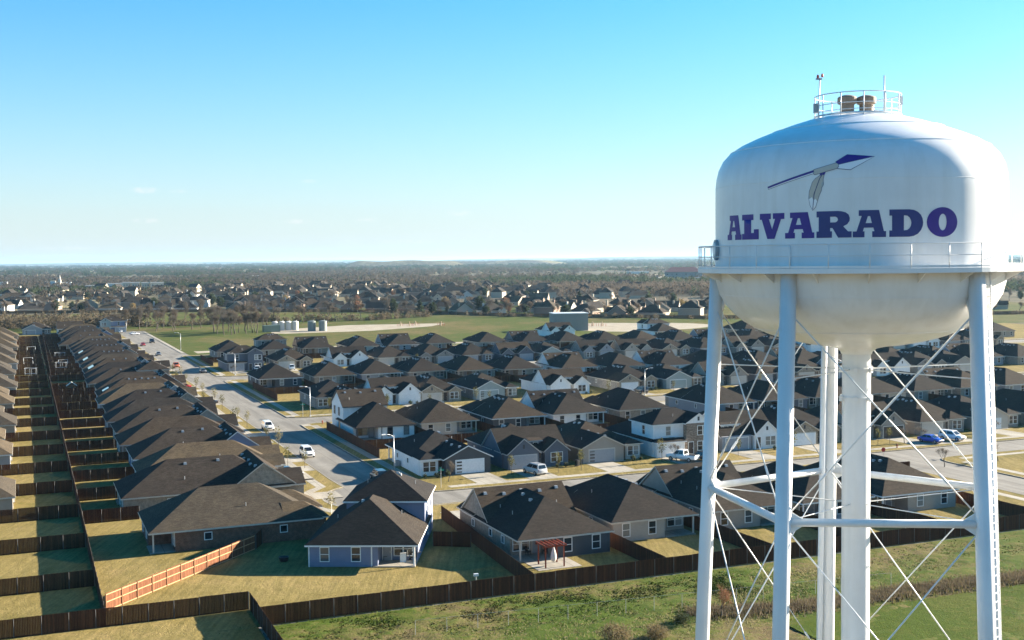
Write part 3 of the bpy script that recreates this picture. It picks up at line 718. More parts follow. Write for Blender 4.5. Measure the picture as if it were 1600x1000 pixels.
class House:
    """collects (name, mesh, role, loc, rz, children) for one design; local front is -y"""
    def __init__(s, mir=False): s.e = []; s.m = -1 if mir else 1; s.k = 0
    def X(s, a, b): return (a, b) if s.m > 0 else (-b, -a)
    def put(s, name, me, role, loc=(0, 0, 0), rz=0.0, kids=()): s.e.append((name, me, role, loc, rz, kids))
    def wall(s, poly, z0, z1, role='wall'):
        p = [(x * s.m, y) for x, y in poly]; p = ccw(p)
        s.put('wall', MB().prism(p, z0, z1).make('wall'), role)
    def wbox(s, x0, x1, y0, y1, z0, z1, role='wall'): s.wall([(x0, y0), (x1, y0), (x1, y1), (x0, y1)], z0, z1, role)
    def roof(s, x0, x1, y0, y1, ze, pitch, axis='y', e0='hip', e1='hip', oh=0.4, gable='gable', vents=0, vside=-1, role='roof'):
        """e0/e1: hip, gable or open at the low/high end of the ridge axis"""
        x0, x1 = s.X(x0, x1)
        if s.m < 0 and axis == 'x': e0, e1 = e1, e0
        vside *= s.m if axis == 'y' else 1
        s.k += 1; ze = ze + 0.03 * (s.k % 4); T = 0.17
        ext = lambda e: oh if e == 'hip' else (0.25 if e == 'gable' else 0.0)
        if axis == 'y': a0, a1, c0, c1 = y0, y1, x0, x1
        else: a0, a1, c0, c1 = x0, x1, y0, y1
        A0, A1 = a0 - ext(e0), a1 + ext(e1); C0, C1 = c0 - oh, c1 + oh
        half = (C1 - C0) / 2; mid = (C0 + C1) / 2; rise = pitch * half; L = A1 - A0
        hh = half if (e0 == 'hip') + (e1 == 'hip') < 2 or L > 2 * half + .05 else L / 2 - .02
        r0 = A0 + (hh if e0 == 'hip' else 0); r1 = A1 - (hh if e1 == 'hip' else 0)
        zb = ze - pitch * oh                         # plane passes over the wall head
        P = lambda a, c, z: (c, a, z) if axis == 'y' else (a, c, z)
        v = [P(A0, C0, zb), P(A1, C0, zb), P(A1, C1, zb), P(A0, C1, zb), P(r0, mid, zb + rise), P(r1, mid, zb + rise)]
        fs = [(0, 1, 5, 4), (2, 3, 4, 5)]
        if e0 == 'hip': fs.append((3, 0, 4))
        if e1 == 'hip': fs.append((1, 2, 5))
        up = lambda q, d: (q[0], q[1], q[2] + d)
        me = mesh('roof', [up(q, T + .015) for q in v], fs)
        bm = bmesh.new(); bm.from_mesh(me); bmesh.ops.recalc_face_normals(bm, faces=bm.faces)
        if sum(f.normal.z for f in bm.faces) < 0: bmesh.ops.reverse_faces(bm, faces=bm.faces)
        bm.to_mesh(me); bm.free()
        # slab under the shingles: fascia, rakes and soffit
        d = MB(); d.v = [up(q, 0) for q in v] + [up(q, T) for q in v]; n = 6
        bot = [tuple(reversed(f)) for f in fs]; top = [tuple(i + n for i in f) for f in fs]
        d.f = bot + top + [(0, 1, 1 + n, 0 + n), (2, 3, 3 + n, 2 + n)]
        d.f += [(3, 0, 0 + n, 3 + n)] if e0 == 'hip' else [(0, 4, 4 + n, n), (4, 3, 3 + n, 4 + n)]
        d.f += [(1, 2, 2 + n, 1 + n)] if e1 == 'hip' else [(5, 1, 1 + n, 5 + n), (2, 5, 5 + n, 2 + n)]
        fm = d.make('fascia')
        bm = bmesh.new(); bm.from_mesh(fm); bmesh.ops.recalc_face_normals(bm, faces=bm.faces); bm.to_mesh(fm); bm.free()
        kids = [('fascia', fm, 'trim', (0, 0, 0), 0)]
        # gable walls
        for e, a, sg in ((e0, a0, 1), (e1, a1, -1)):
            if e != 'gable': continue
            g = MB(); zt = zb + rise - .02; t = 0.14
            gz = ze - 0.10
            tri = [(c0, gz), (c1, gz), (c1, zb + (C1 - c1) * pitch), (mid, zt), (c0, zb + (c0 - C0) * pitch)]
            g.v = [P(a + .01 * sg * -1, c, z) for c, z in tri] + [P(a + t * sg, c, z) for c, z in tri]
            k = 5; g.f = [(0, 1, 2, 3, 4), (9, 8, 7, 6, 5)] + [(i, i + k, (i+1) % k + k, (i+1) % k) for i in range(k)]
            gm = g.make('gable'); bm = bmesh.new(); bm.from_mesh(gm); bmesh.ops.recalc_face_normals(bm, faces=bm.faces); bm.to_mesh(gm); bm.free()
            s.put('gable', gm, gable)
            if (c1 - c0) < 7.0 and (c1 - c0) > 4.5:
                o = -.01 if sg > 0 else .01
                lv = MB().box(-.2, .2, -.05, .03, -.35, .35).make('gable_louvre')
                rz = {('y', 1): 0, ('y', -1): math.pi, ('x', 1): -math.pi / 2, ('x', -1): math.pi / 2}[(axis, sg)]
                s.put('gable_louvre', lv, 'frame_dark', P(a, mid, ze + rise * .45 - .1), rz)
        for i in range(vents):
            a = r0 + (r1 - r0) * (i + .5) / vents; c = mid + vside * (0.95 + .25 * (i % 2)); z = zb + rise - pitch * abs(c - mid) + T + .05
            kids.append(('roof_vent', VENT, 'vent', P(a, c, z), 0 if axis == 'x' else math.pi / 2))
        if vents:
            for a, c in ((.3, -.55 * vside), (.8, .6 * vside)):
                cc = mid + c * half; aa = r0 + (r1 - r0) * a
                kids.append(('vent_pipe', PIPE, 'vent', P(aa, cc, zb + rise - pitch * abs(cc - mid) + T), 0))
        s.put('roof', me, role, (0, 0, 0), 0, kids)
    def win(s, x, y, face, z=1.45, kind='tall', frame='frame'):
        f = face if s.m > 0 else MIRF[face]
        s.put('window', WIN[kind][0], frame, (x * s.m, y, z), FACE[f], [('pane', WIN[kind][1], 'glass', (0, 0, 0), 0)])
    def win2(s, x, y, face, z=1.45, kind='tall'):
        for d in (-.56, .56):
            if face in 'FB': s.win(x + d, y, face, z, kind)
            else: s.win(x, y + d, face, z, kind)
    def door(s, x, y, face, role='door', w=0.95, h=2.1):
        f = face if s.m > 0 else MIRF[face]
        b_ = MB().box(-w/2, w/2, -.05, .02, 0.05, h)
        s.put('door', b_.make('door'), role, (x * s.m, y, .1), FACE[f], [('door_handle', HAND, 'metal', (w * .38, -.05, 1.0), 0), ('door_frame', MB().box(-w/2 - .1, w/2 + .1, -.03, .02, 0, h + .1).make('door_frame'), 'trim', (0, 0, 0), 0)])
    def garage(s, x, y, w=4.9, h=2.15, role='garage', slit=False):
        g = MB().box(-w/2, w/2, -.03, .02, 0, h); kids = []
        n = 4
        for i in range(n):
            kids.append(('door_panel', MB().box(-w/2 + .06, w/2 - .06, -.055, -.03, .05 + h * i / n, h * (i + 1) / n - .03).make('door_panel'), role, (0, 0, 0), 0))
        kids.append(('garage_frame', MB().box(-w/2 - .14, w/2 + .14, -.02, .02, 0, h + .16).make('garage_frame'), 'trim', (0, 0, 0), 0))
        if slit:
            for i in range(4): kids.append(('pane', MB().box(-w/2 + .12, -w/2 + 1.0, -.065, -.05, .15 + h * i / n, h * (i + 1) / n - .12).make('pane'), 'glass', (0, 0, 0), 0))
        s.put('garage_door', g.make('garage_door'), role, (x * s.m, y, 0.1), 0, kids)
    def post(s, x, y, h=2.55):
        s.put('porch_post', POST, 'trim', (x * s.m, y, 0.05), 0)
    def slabz(s, x0, x1, y0, y1, h=0.12):
        x0, x1 = s.X(x0, x1); s.put('patio', MB().box(x0, x1, y0, y1, -.05, h).make('patio'), 'concrete')
    def trim(s, x, y, z0, z1, w=.14):
        s.put('corner_board', MB().box(-w/2, w/2, -w/2, w/2, z0, z1).make('corner_board'), 'trim', (x * s.m, y, 0), 0)

def rear_wing(h, w, yr, side, patio=4.3, dp=2.7, wins=2, zc=1.45):
    """windows and covered patio across a rear wall at y = yr; patio at x side (+1 right)"""
    x0 = -w/2 if side > 0 else -w/2 + patio
    x1 = w/2 - patio if side > 0 else w/2
    for i in range(wins):
        x = x0 + (x1 - x0) * (i + .5) / wins
        (h.win2 if wins == 2 and patio < 4 else h.win)(x, yr, 'B', zc)
    a_, b_ = h.X(x0 + .02, x1 - .02)
    h.put('rear_siding', MB().box(a_, b_, yr - .02, yr + .018, .05, 2.45).make('rear_siding'), 'rear')
    px = (w/2 - patio/2) * side
    h.slabz(px - patio/2, px + patio/2, yr - dp, yr + .25)
    h.post((w/2 - .15) * side, yr - .15); h.post((w/2 - patio + .15) * side, yr - .15) if False else None
    h.door(px - 1.1 * side, yr - dp, 'B', 'door2'); h.win2(px + .8 * side, yr - dp, 'B')
def foot_with_patio(w, y0, y1, side, patio=4.3, dp=2.7):
    if side > 0: return [(-w/2, y0), (w/2, y0), (w/2, y1 - dp), (w/2 - patio, y1 - dp), (w/2 - patio, y1), (-w/2, y1)]
    return [(-w/2, y0), (w/2, y0), (w/2, y1), (-w/2 + patio, y1), (-w/2 + patio, y1 - dp), (-w/2, y1 - dp)]

def design(kind, w=11.6, d=19.0, mir=False, side=1, pitch=0.56):
    h = House(mir); f = -d/2; r = d/2; E = 2.62
    if kind in ('hip', 'hipgable', 'stone'):
        gx = -w/2 + 6.0
        h.wall(foot_with_patio(w, f + 1.6, r, side), -.3, E)
        h.wbox(-w/2 + .02, gx, f, f + 6, -.3, E, 'front')
        h.roof(-w/2, w/2, f + 1.6, r, E, pitch, 'y', 'hip', 'hip', .42, vents=5, vside=-1)
        h.roof(-w/2 + .02, gx, f, f + 7.5, E, pitch, 'y', 'gable' if kind != 'hip' else 'hip', 'open', .4, 'front' if kind == 'stone' else 'gable')
        h.wbox(gx + 1.9, w/2 - .2, f + .7, f + 3, -.3, E, 'front')
        h.roof(gx + 1.9, w/2 - .2, f + .7, f + 6, E, pitch * 1.1, 'y', 'gable' if kind != 'hip' else 'hip', 'open', .35, 'gable' if kind != 'stone' else 'front')
        h.garage(-w/2 + 3.0, f, slit=False); h.door(gx + .95, f + 1.6, 'F'); h.win2(w/2 - 2.0, f + .7, 'F')
        h.post(gx + 1.75, f + .9)
        rear_wing(h, w, r, side)
        for y in (-.22, .2): h.win(-w/2, d * y, 'L', 1.6, 'small'); h.win(w/2, d * y, 'R', 1.6, 'small')
    elif kind == 'cross':
        h.wall(foot_with_patio(w, f + 1.2, r, side), -.3, E)
        h.wbox(-w/2, w/2 - 4.6, f, f + 6, -.3, E, 'front')
        h.roof(-w/2, w/2, f + 2.4, r, E, pitch, 'y', 'hip', 'hip', .42, vents=2, vside=-1)
        h.roof(-w/2 - .02, w/2 + .02, f + 1.2, f + 10.4, E, pitch * 1.28, 'x', 'gable', 'gable', .4, 'wall', vents=5, vside=1)
        h.roof(-w/2, -w/2 + 6, f, f + 6, E, pitch, 'y', 'gable', 'open', .38)
        h.garage(-w/2 + 3.1, f); h.door(w/2 - 3.6, f + 1.2, 'F'); h.win2(w/2 - 1.7, f + 1.2, 'F')
        rear_wing(h, w, r, side)
        for y in (-.25, .05, .25): h.win(-w/2, d * y, 'L', 1.6, 'small'); h.win(w/2, d * y, 'R', 1.6, 'small')
    elif kind == 'farm':
        h.wall(foot_with_patio(w - .6, f + 8, r, side), -.3, E)
        h.wbox(-w/2, w/2, f + 2.2, f + 11, -.3, E)
        h.roof(-w/2 + .3, w/2 - .3, f + 7.0, r, E, pitch, 'y', 'hip', 'hip', .4, vents=3)
        h.roof(-w/2, w/2, f + 2.2, f + 11, E, .75, 'x', 'gable', 'gable', .4, 'wall', vents=5, vside=1)
        h.wbox(-w/2 + .3, -w/2 + 5.9, f, f + 4, -.3, E, 'front'); h.roof(-w/2 + .3, -w/2 + 5.9, f, f + 5.6, E, .8, 'y', 'gable', 'open', .35)
        h.wbox(w/2 - 4.4, w/2 - .1, f + .8, f + 4, -.3, E, 'front'); h.roof(w/2 - 4.4, w/2 - .1, f + .8, f + 5.6, E, .8, 'y', 'gable', 'open', .35)
        h.garage(-w/2 + 3.1, f, 4.6); h.win2(w/2 - 2.25, f + .8, 'F'); h.door(-w/2 + 6.6, f + 2.2, 'F')
        h.wbox(-w/2 + 5.6, w/2 - 4.2, f + 3.2, f + 5, E, E + 1.35, 'gable'); h.win(-w/2 + 6.6, f + 3.2, 'F', E + .75, 'small')
        h.roof(-w/2 + 5.5, w/2 - 4.1, f + 3.1, f + 6, E + 1.35, .25, 'x', 'gable', 'gable', .2, 'gable')
        rear_wing(h, w - .6, r, side)
    elif kind == 'modern':
        b = w/2 - 3.9
        h.wall(foot_with_patio(w, f + 2.0, r, side), -.3, E)
        h.wbox(-w/2, b, f, f + 6, -.3, E, 'gable')
        h.roof(-w/2, b, f, r - 3.0, E, .48, 'y', 'gable', 'hip', .45, 'gable', vents=4, vside=1)
        h.roof(-w/2, w/2, f + 5, r, E, .48, 'y', 'hip', 'hip', .42, vents=2)
        h.wbox(b + .9, w/2 - .1, f + 1.1, f + 5, -.3, E, 'front'); h.roof(b + .9, w/2 - .1, f + 1.1, f + 7, E, .5, 'y', 'hip', 'open', .4)
        h.garage(-w/2 + 3.6, f, 4.8, slit=True); h.door(b + .45, f + 1.9, 'F'); h.win2(w/2 - 1.5, f + 1.1, 'F')
        rear_wing(h, w, r, side)
        for y in (-.1, .2): h.win(-w/2, d * y, 'L', 1.6, 'small'); h.win(w/2, d * y, 'R', 1.6, 'small')
    elif kind == 'two':
        U0, U1 = f + 1.2, f + 9.6
        h.wall(foot_with_patio(w, f + 1.0, r, side), -.3, E)
        h.roof(-w/2, w/2, f + 1.2, r, E, .5, 'y', 'hip', 'hip', .42, vents=2)
        h.wbox(-w/2 + .4, w/2 - .5, U0 + .4, U1, E, 5.55); h.wbox(w/2 - 5.2, w/2 - .3, f + .5, f + 4, -.3, 5.55, 'front')
        h.roof(-w/2 + .4, w/2 - .5, U0 + .4, U1, 5.55, .52, 'x', 'hip', 'hip', .42, vents=3, vside=1)
        h.roof(w/2 - 5.2, w/2 - .3, f + .5, f + 6, 5.55, .6, 'y', 'gable', 'open', .38)
        h.wbox(-w/2 + .1, -w/2 + 5.6, f - .2, f + 3, -.3, E, 'wall'); h.roof(-w/2 + .1, -w/2 + 5.6, f - .2, f + 2.4, E, .3, 'x', 'hip', 'hip', .38)
        h.garage(-w/2 + 2.85, f - .2, 4.6); h.door(w/2 - 4.3, f + .5, 'F'); h.win2(w/2 - 1.9, f + .5, 'F'); h.win2(w/2 - 1.9, f + .5, 'F', 4.2)
        h.win(-w/2 + 3.4, U0 + .4, 'F', 4.3)
        rear_wing(h, w, r, side)
        for x in (-.3, .05, .3): h.win(w * x, U1, 'B', 4.3)
        h.win(-w/2 + .4, f + 5, 'L', 4.3); h.win(w/2 - .5, f + 5, 'R', 4.3)
    elif kind == 'barn':
        h.wall(foot_with_patio(w, f + 2, r, side), -.3, E)
        h.wbox(-w/2, -w/2 + 6.1, f + .6, f + 5, -.3, E, 'wall'); h.wbox(w/2 - 5.2, w/2, f, f + 6, -.3, E, 'front')
        h.roof(-w/2, w/2, f + 1.4, f + 11, E, .75, 'x', 'gable', 'gable', .42, 'wall', vents=4, vside=1)
        h.roof(-w/2 + .2, w/2 - .2, f + 6, r, E, pitch, 'y', 'hip', 'hip', .4)
        h.roof(w/2 - 5.2, w/2, f, f + 7, E, .85, 'y', 'gable', 'open', .35, 'front')
        h.wbox(-w/2 + 1.2, -w/2 + 5, f + 3.0, f + 6, E + .4, E + 1.75, 'front'); h.roof(-w/2 + 1.2, -w/2 + 5, f + 3.0, f + 8, E + 1.75, .22, 'x', 'gable', 'gable', .25, 'front')
        for x in (2.2, 3.1, 4.0): h.win(-w/2 + x, f + 3.0, 'F', E + 1.15, 'small')
        h.garage(-w/2 + 3.1, f + .6, 4.7); h.door(w/2 - 4.5, f, 'F'); h.win2(w/2 - 1.9, f, 'F')
        rear_wing(h, w, r, side)
    elif kind in ('twoback', 'twobackx'):          # two storeys to the street, one-storey hip wing with covered patio behind
        um, ux = f + 10.2, -w/2 + 2.6
        h.wall(foot_with_patio(w, um - 1, r, side), -.3, E); h.wbox(ux, w/2, f + .8, um, -.3, 5.5, 'wall'); h.wbox(-w/2 + .1, ux + 3, f, um - 1, -.3, E, 'front')
        h.roof(-w/2, w/2, um - 4.5, r, E, .62, 'y', 'hip', 'hip', .42, vents=1)
        ax = 'y' if kind == 'twoback' else 'x'
        h.roof(ux, w/2, f + .8, um, 5.5, .58, ax, 'hip' if ax == 'y' else 'gable', 'hip' if ax == 'y' else 'gable', .42, 'wall', vents=3, vside=1)
        h.roof(-w/2 + .1, ux + 3, f, um - 1, E, .5, 'y', 'gable', 'hip', .4)
        h.garage(-w/2 + 2.9, f, 4.6); h.door(w/2 - 2.4, f + .8, 'F'); h.win2(w/2 - 2.2, f + .8, 'F', 4.2); h.win(w/2, f + 3.2, 'R', 4.2); h.win(w/2, f + 6.8, 'R', 4.2); h.win(w/2, f + 7, 'R', 1.5)
        h.win(ux, f + 3, 'L', 4.2); h.win(ux, f + 7, 'L', 4.2)
        rear_wing(h, w, r, side, 5.0, 2.6)
        h.post((w/2 - 4.6) * side, r - .15)
        for x, y in ((-w/2, r), (w/2 - 5.0 if side > 0 else w/2, r)): h.trim(x, y, 0, E)
    return h.e
_dz = {}
def get_design(kind, w, d, mir, side):
    k = (kind, round(w, 1), round(d, 1), mir, side)
    if k not in _dz: _dz[k] = design(kind, w, d, mir, side)
    return _dz[k]

SCHEMES = {   # wall, front, gable, trim, roof, garage door, front door, words
    'tan':   ('brick_tan', 'brick_tan', 'wall_tan', 'trim_tan', 'roof_brown', 'door_tan', 'door_dark', 'tan brick'),
    'cream': ('wall_cream', 'brick_tan', 'wall_cream', 'trim_tan', 'roof_brown', 'door_white', 'door_dark', 'cream sided'),
    'white': ('wall_white', 'wall_white_board', 'wall_white_board', 'trim_white', 'roof_brown', 'door_white', 'door_dark', 'white sided'),
    'whitedark': ('wall_white', 'wall_white', 'wall_charcoal', 'trim_white', 'roof_charcoal', 'door_white', 'door_dark', 'white modern'),
    'slate': ('wall_slate', 'wall_slate', 'wall_slate', 'trim_gray', 'roof_brown', 'door_gray', 'door_dark', 'dark slate blue'),
    'gray':  ('wall_gray', 'brick_gray', 'wall_gray', 'trim_white', 'roof_brown', 'door_gray', 'door_dark', 'gray sided'),
    'dark':  ('wall_charcoal', 'wall_white', 'wall_charcoal', 'trim_white', 'roof_brown', 'door_white', 'door_white', 'charcoal and white'),
    'blue':  ('wall_blue', 'brick_tan', 'wall_blue', 'trim_white', 'roof_charcoal', 'door_white', 'door_gray', 'blue sided'),
    'red':   ('brick_red', 'brick_red', 'wall_beige', 'trim_tan', 'roof_weathered', 'door_tan', 'door_dark', 'red brick'),
    'stone': ('brick_gray', 'stone_tan', 'stone_tan', 'trim_tan', 'roof_brown', 'door_tan', 'door_dark', 'stone fronted'),
    'brownstone': ('wall_white', 'stone_brown', 'wall_white_board', 'trim_white', 'roof_charcoal', 'door_white', 'door_dark', 'brown stone and white'),
    'green': ('brick_gray', 'stone_brown', 'wall_green', 'trim_white', 'roof_charcoal', 'door_green', 'door_dark', 'gray-green gabled'),
    'beige': ('wall_beige', 'brick_gray', 'wall_beige', 'trim_tan', 'roof_brown', 'door_tan', 'door_dark', 'beige sided'),
    'graybrick': ('brick_gray', 'brick_gray', 'wall_gray', 'trim_gray', 'roof_charcoal', 'door_gray', 'door_dark', 'gray brick'),
}
KINDW = {'hip': 'hip-roofed house', 'hipgable': 'house with garage gable', 'stone': 'house with front gables', 'cross': 'cross-gabled house', 'farm': 'twin-gabled farmhouse', 'modern': 'house with wide front gable',
         'two': 'two-storey house', 'twobackx': 'two-storey corner house', 'barn': 'gabled house with dormer', 'twoback': 'two-storey house with low rear wing'}
HOUSES = []
m, nt, b = _bsdf('solar', 0.08, 0.9); b.inputs['Base Color'].default_value = (0.05, 0.07, 0.11, 1); b.inputs['Coat Weight'].default_value = 1.0
SOLAR = MB().box(-.51, .51, -.85, .85, -.03, .03).make('solar_panel')
def house(kind, scheme, u, v, rz, label, group, w=11.6, d=19.0, mir=False, side=1, over=None, far=False, solar=0):
    sc = list(SCHEMES[scheme]); 
    if over:
        for k, val in over.items():
            if k != 'rear': sc[{'wall': 0, 'front': 1, 'gable': 2, 'trim': 3, 'roof': 4, 'garage': 5, 'door': 6}[k]] = val
    rl = {'rear': (over or {}).get('rear', sc[0]), 'wall': sc[0], 'front': sc[1], 'gable': sc[2], 'trim': sc[3], 'roof': sc[4], 'garage': sc[5], 'door': sc[6], 'door2': 'door_gray', 'glass': 'glass', 'frame': 'trim_white' if sc[3] != 'trim_dark' else 'trim_dark', 'frame_dark': 'trim_dark', 'vent': 'metal_gray', 'metal': 'metal_light', 'concrete': 'drive_concrete'}
    p = W(u, v, GZ)
    t = thing('house', label, 'house', p, GRID + rz, group)
    for name, me, role, loc, r_, kids in get_design(kind, w, d, mir, side):
        o = add(name, me, MATS[rl[role]], t, loc, r_)
        for kn, kme, kr, kl, krz in kids:
            add(kn, kme, MATS[rl[kr]], o, kl, krz)
    if solar:
        for i in range(solar):
            q = add('solar_panel', SOLAR, MATS['solar'], t, (-w * .22 + 1.06 * i, d/2 - 1.7, 2.62 + .56 * 1.7 + .29)); q.rotation_euler = (-math.atan(.56), 0, 0)
    HOUSES.append((u, v, rz, w, d, mir, kind))
    # driveway and front walk
    gx = (-w/2 + 3.0) * (-1 if mir else 1)
    return t
def driveway(u, v, rz, w, d, mir, length, width=5.0):
    gx = (-w/2 + 3.0) * (-1 if mir else 1)
    m_ = MB().box(gx - width/2, gx + width/2, -d/2 - length, -d/2 + .6, -.05, .022)
    m_.build('driveway', MATS['drive_concrete'], None, W(u, v, GZ), GRID + rz, kind='structure')
    m2 = MB().box(gx + (width/2) * (-1 if mir else 1) - .0, gx + (width/2 + 2.6) * (-1 if mir else 1), -d/2 - .4, -d/2 + .9, -.05, .02) if not mir else MB().box(gx - width/2 - 2.6, gx - width/2, -d/2 - .4, -d/2 + .9, -.05, .02)
    m2.build('front_path', MATS['drive_concrete'], None, W(u, v, GZ), GRID + rz, kind='structure')

ORD = ['zeroth', 'first', 'second', 'third', 'fourth', 'fifth', 'sixth', 'seventh', 'eighth', 'ninth', 'tenth', 'eleventh', 'twelfth', 'thirteenth', 'fourteenth', 'fifteenth', 'sixteenth', 'seventeenth', 'eighteenth', 'nineteenth', 'twentieth', 'twenty-first', 'twenty-second', 'twenty-third', 'twenty-fourth', 'twenty-fifth']
def in_view(u, v, z=3.0, margin=60):
    p = W(u, v, z) - Vector((0, 0, CAM_H)); y = p.dot(fw)
    if y < 5: return False
    px = 800 + F_PX * p.dot(rr) / y; return -margin < px < 1600 + margin
PI = math.pi
NEAR = 'houses of the near subdivision'
# --- row A: backs to the tower grounds; fronts on the near street
rowA = 'near row backing onto the tower grounds'
house('twoback', 'blue', 139.4, 39.3, R(180 - 24.5), 'blue two-storey corner house with low rear wing and covered patio', NEAR, 12.2, 20.5, True, 1, dict(roof='roof_charcoal', front='wall_white'))
house('cross', 'tan', 134.4, 58.0, PI, 'tan house with gray-sided back and red pergola, near row by tower grounds', NEAR, 11.7, 20.0, True, -1, dict(wall='brick_tan', roof='roof_brown', rear='wall_charcoal'))
house('hip', 'beige', 138.0, 71.9, PI, 'beige house beside the pergola house, two pairs of rear windows, near row', NEAR, 11.6, 20.0, False, -1, dict(wall='wall_tan'))
house('cross', 'beige', 138.3, 86.2, PI, 'beige house behind the leftmost tower leg, gable over its left side', NEAR, 11.6, 20.0, True, 1)
house('hip', 'gray', 137.5, 99.3, PI, 'gray house seen behind the tower column, hip roof, near row', NEAR, 11.0, 20.0, False, 1)
house('hip', 'gray', 136.8, 112.5, PI, 'light gray house right of the tower column beside the side street', NEAR, 12.6, 20.0, True, -1, dict(wall='wall_tan', roof='roof_brown'))
for (u, v, w, m_) in ((134.4, 58.0, 11.7, True), (138, 71.9, 11.6, False), (138.3, 86.2, 11.6, True), (137.5, 99.3, 11, False), (136.8, 112.5, 12.6, True)):
    driveway(u, v, PI, w, 20.0, m_, 9.5 if u < 137 else 11)
# --- red brick house at the end of the left row
house('hip', 'red', 152.8, 24.6, R(90), 'red brick ranch house with covered corner porch beside orange-lit fence', NEAR, 13.0, 22.0, True, 1, dict(wall='brick_red', roof='roof_weathered', gable='wall_cream'))
# --- rows beyond the near street
def row(nth, spec, ufun, face, start=1):
    """spec: (v centre, kind, scheme, mirror, over) ; ufun(v): u of the wall nearest the camera"""
    for i, sp in enumerate(spec):
        v, kind, scheme, mir = sp[:4]; over = sp[4] if len(sp) > 4 else None
        w = sp[5] if len(sp) > 5 else 11.7; d = 19.5 if kind != 'twobackx' else 20.5
        u = ufun(v) + d/2
        if not in_view(u, v): continue
        rz = 0.0 if face == 'F' else PI
        sd = 1 if kind == 'twobackx' else (1 if (i * 7 + nth) % 3 else -1)
        lb = '%s %s, %s from left in %s row past near street' % (SCHEMES[scheme][7], KINDW[kind], ORD[i + start], ORD[nth])
        if len(lb.split()) > 16: lb = '%s %s, %s from left in %s row past near street' % (SCHEMES[scheme][7], KINDW[kind], ORD[i + start], ORD[nth])
        house(kind, scheme, u, v, rz, lb, NEAR, w, d, mir, sd, over)
        driveway(u, v, rz, w, d, mir, 9.2 if face == 'F' else 8.4)
F_, T_ = False, True
row(1, [(64.6, 'modern', 'whitedark', T_), (79.2, 'farm', 'slate', F_), (93.2, 'modern', 'beige', F_, dict(gable='wall_beige', front='wall_cream', garage='door_gray')), (107.3, 'two', 'brownstone', F_), (121.3, 'barn', 'white', F_, dict(roof='roof_charcoal', wall='wall_gray', garage='door_gray')),
        (135.6, 'stone', 'stone', F_, dict(garage='door_white')), (150.5, 'farm', 'beige', T_, dict(gable='wall_beige', front='brick_gray', garage='door_dark')), (165.6, 'hip', 'beige', F_), (180, 'modern', 'cream', F_), (194.2, 'stone', 'tan', T_), (208.5, 'two', 'gray', F_)], lambda v: 180.0, 'F')
row(2, [(65.2, 'twobackx', 'white', F_, dict(roof='roof_brown', trim='trim_dark', front='wall_white')), (78.4, 'hip', 'cream', F_), (93.6, 'hip', 'dark', T_, dict(wall='wall_charcoal')), (107.2, 'cross', 'white', T_), (122.6, 'hip', 'tan', F_), (144.8, 'hip', 'gray', T_), (159, 'hip', 'slate', F_), (173, 'cross', 'tan', T_),
        (187.2, 'hip', 'cream', F_), (201.4, 'hip', 'beige', T_), (215.6, 'cross', 'tan', F_), (229.8, 'hip', 'gray', T_)], lambda v: 222.5, 'B')
row(3, [(69.6, 'modern', 'graybrick', T_, dict(wall='brick_gray', gable='brick_gray', front='brick_gray')), (83.8, 'farm', 'white', T_, None), (94.6, 'stone', 'stone', F_, None, 11), (109.4, 'modern', 'green', F_), (129.6, 'farm', 'white', F_), (149.6, 'stone', 'stone', F_, dict(garage='door_white')), (163.6, 'modern', 'green', F_),
        (177.6, 'farm', 'beige', T_), (191.6, 'hip', 'slate', F_), (205.6, 'stone', 'tan', F_), (219.6, 'barn', 'gray', F_), (233.6, 'farm', 'white', T_), (247.6, 'stone', 'graybrick', F_), (261.6, 'modern', 'tan', F_)], lambda v: 274.0, 'F')
eu = lambda v: 327 - .24 * max(0, v - 108)
row(4, [(65.8, 'hip', 'dark', F_, dict(wall='wall_charcoal')), (81.2, 'hip', 'tan', T_), (94.8, 'hip', 'gray', F_), (108.8, 'hip', 'beige', T_), (122.6, 'hip', 'tan', F_), (136, 'hip', 'tan', T_), (152.8, 'cross', 'white', T_), (167, 'hip', 'beige', F_), (181.6, 'cross', 'white', T_), (195.6, 'hip', 'gray', F_), (210, 'hip', 'cream', T_), (224, 'cross', 'tan', F_),
        (238, 'hip', 'slate', T_), (252.2, 'hip', 'tan', F_), (266.4, 'hip', 'cream', T_), (280.6, 'cross', 'gray', F_), (294.8, 'hip', 'tan', T_)], eu, 'B')
fu = lambda v: 383 - .16 * max(0, v - 95)
row(5, [(66, 'two', 'slate', F_, dict(wall='wall_slate', front='wall_slate', gable='wall_slate')), (82, 'stone', 'stone', F_), (100.6, 'farm', 'white', T_), (114.8, 'hip', 'tan', F_), (129, 'stone', 'graybrick', T_), (143, 'hip', 'slate', F_), (157, 'farm', 'slate', T_), (170.4, 'modern', 'green', F_), (185.6, 'farm', 'graybrick', T_), (199.8, 'farm', 'tan', F_),
        (214, 'stone', 'stone', F_), (228, 'hip', 'slate', F_), (242, 'farm', 'beige', T_), (256, 'modern', 'tan', F_), (270, 'farm', 'white', F_), (284, 'two', 'gray', F_), (298, 'stone', 'tan', T_), (312, 'barn', 'white', F_), (326, 'hip', 'slate', F_), (340, 'stone', 'stone', F_)], fu, 'F')
gu = lambda v: 435 - .40 * max(0, v - 160) if v < 262 else 394 - .12 * (v - 262)
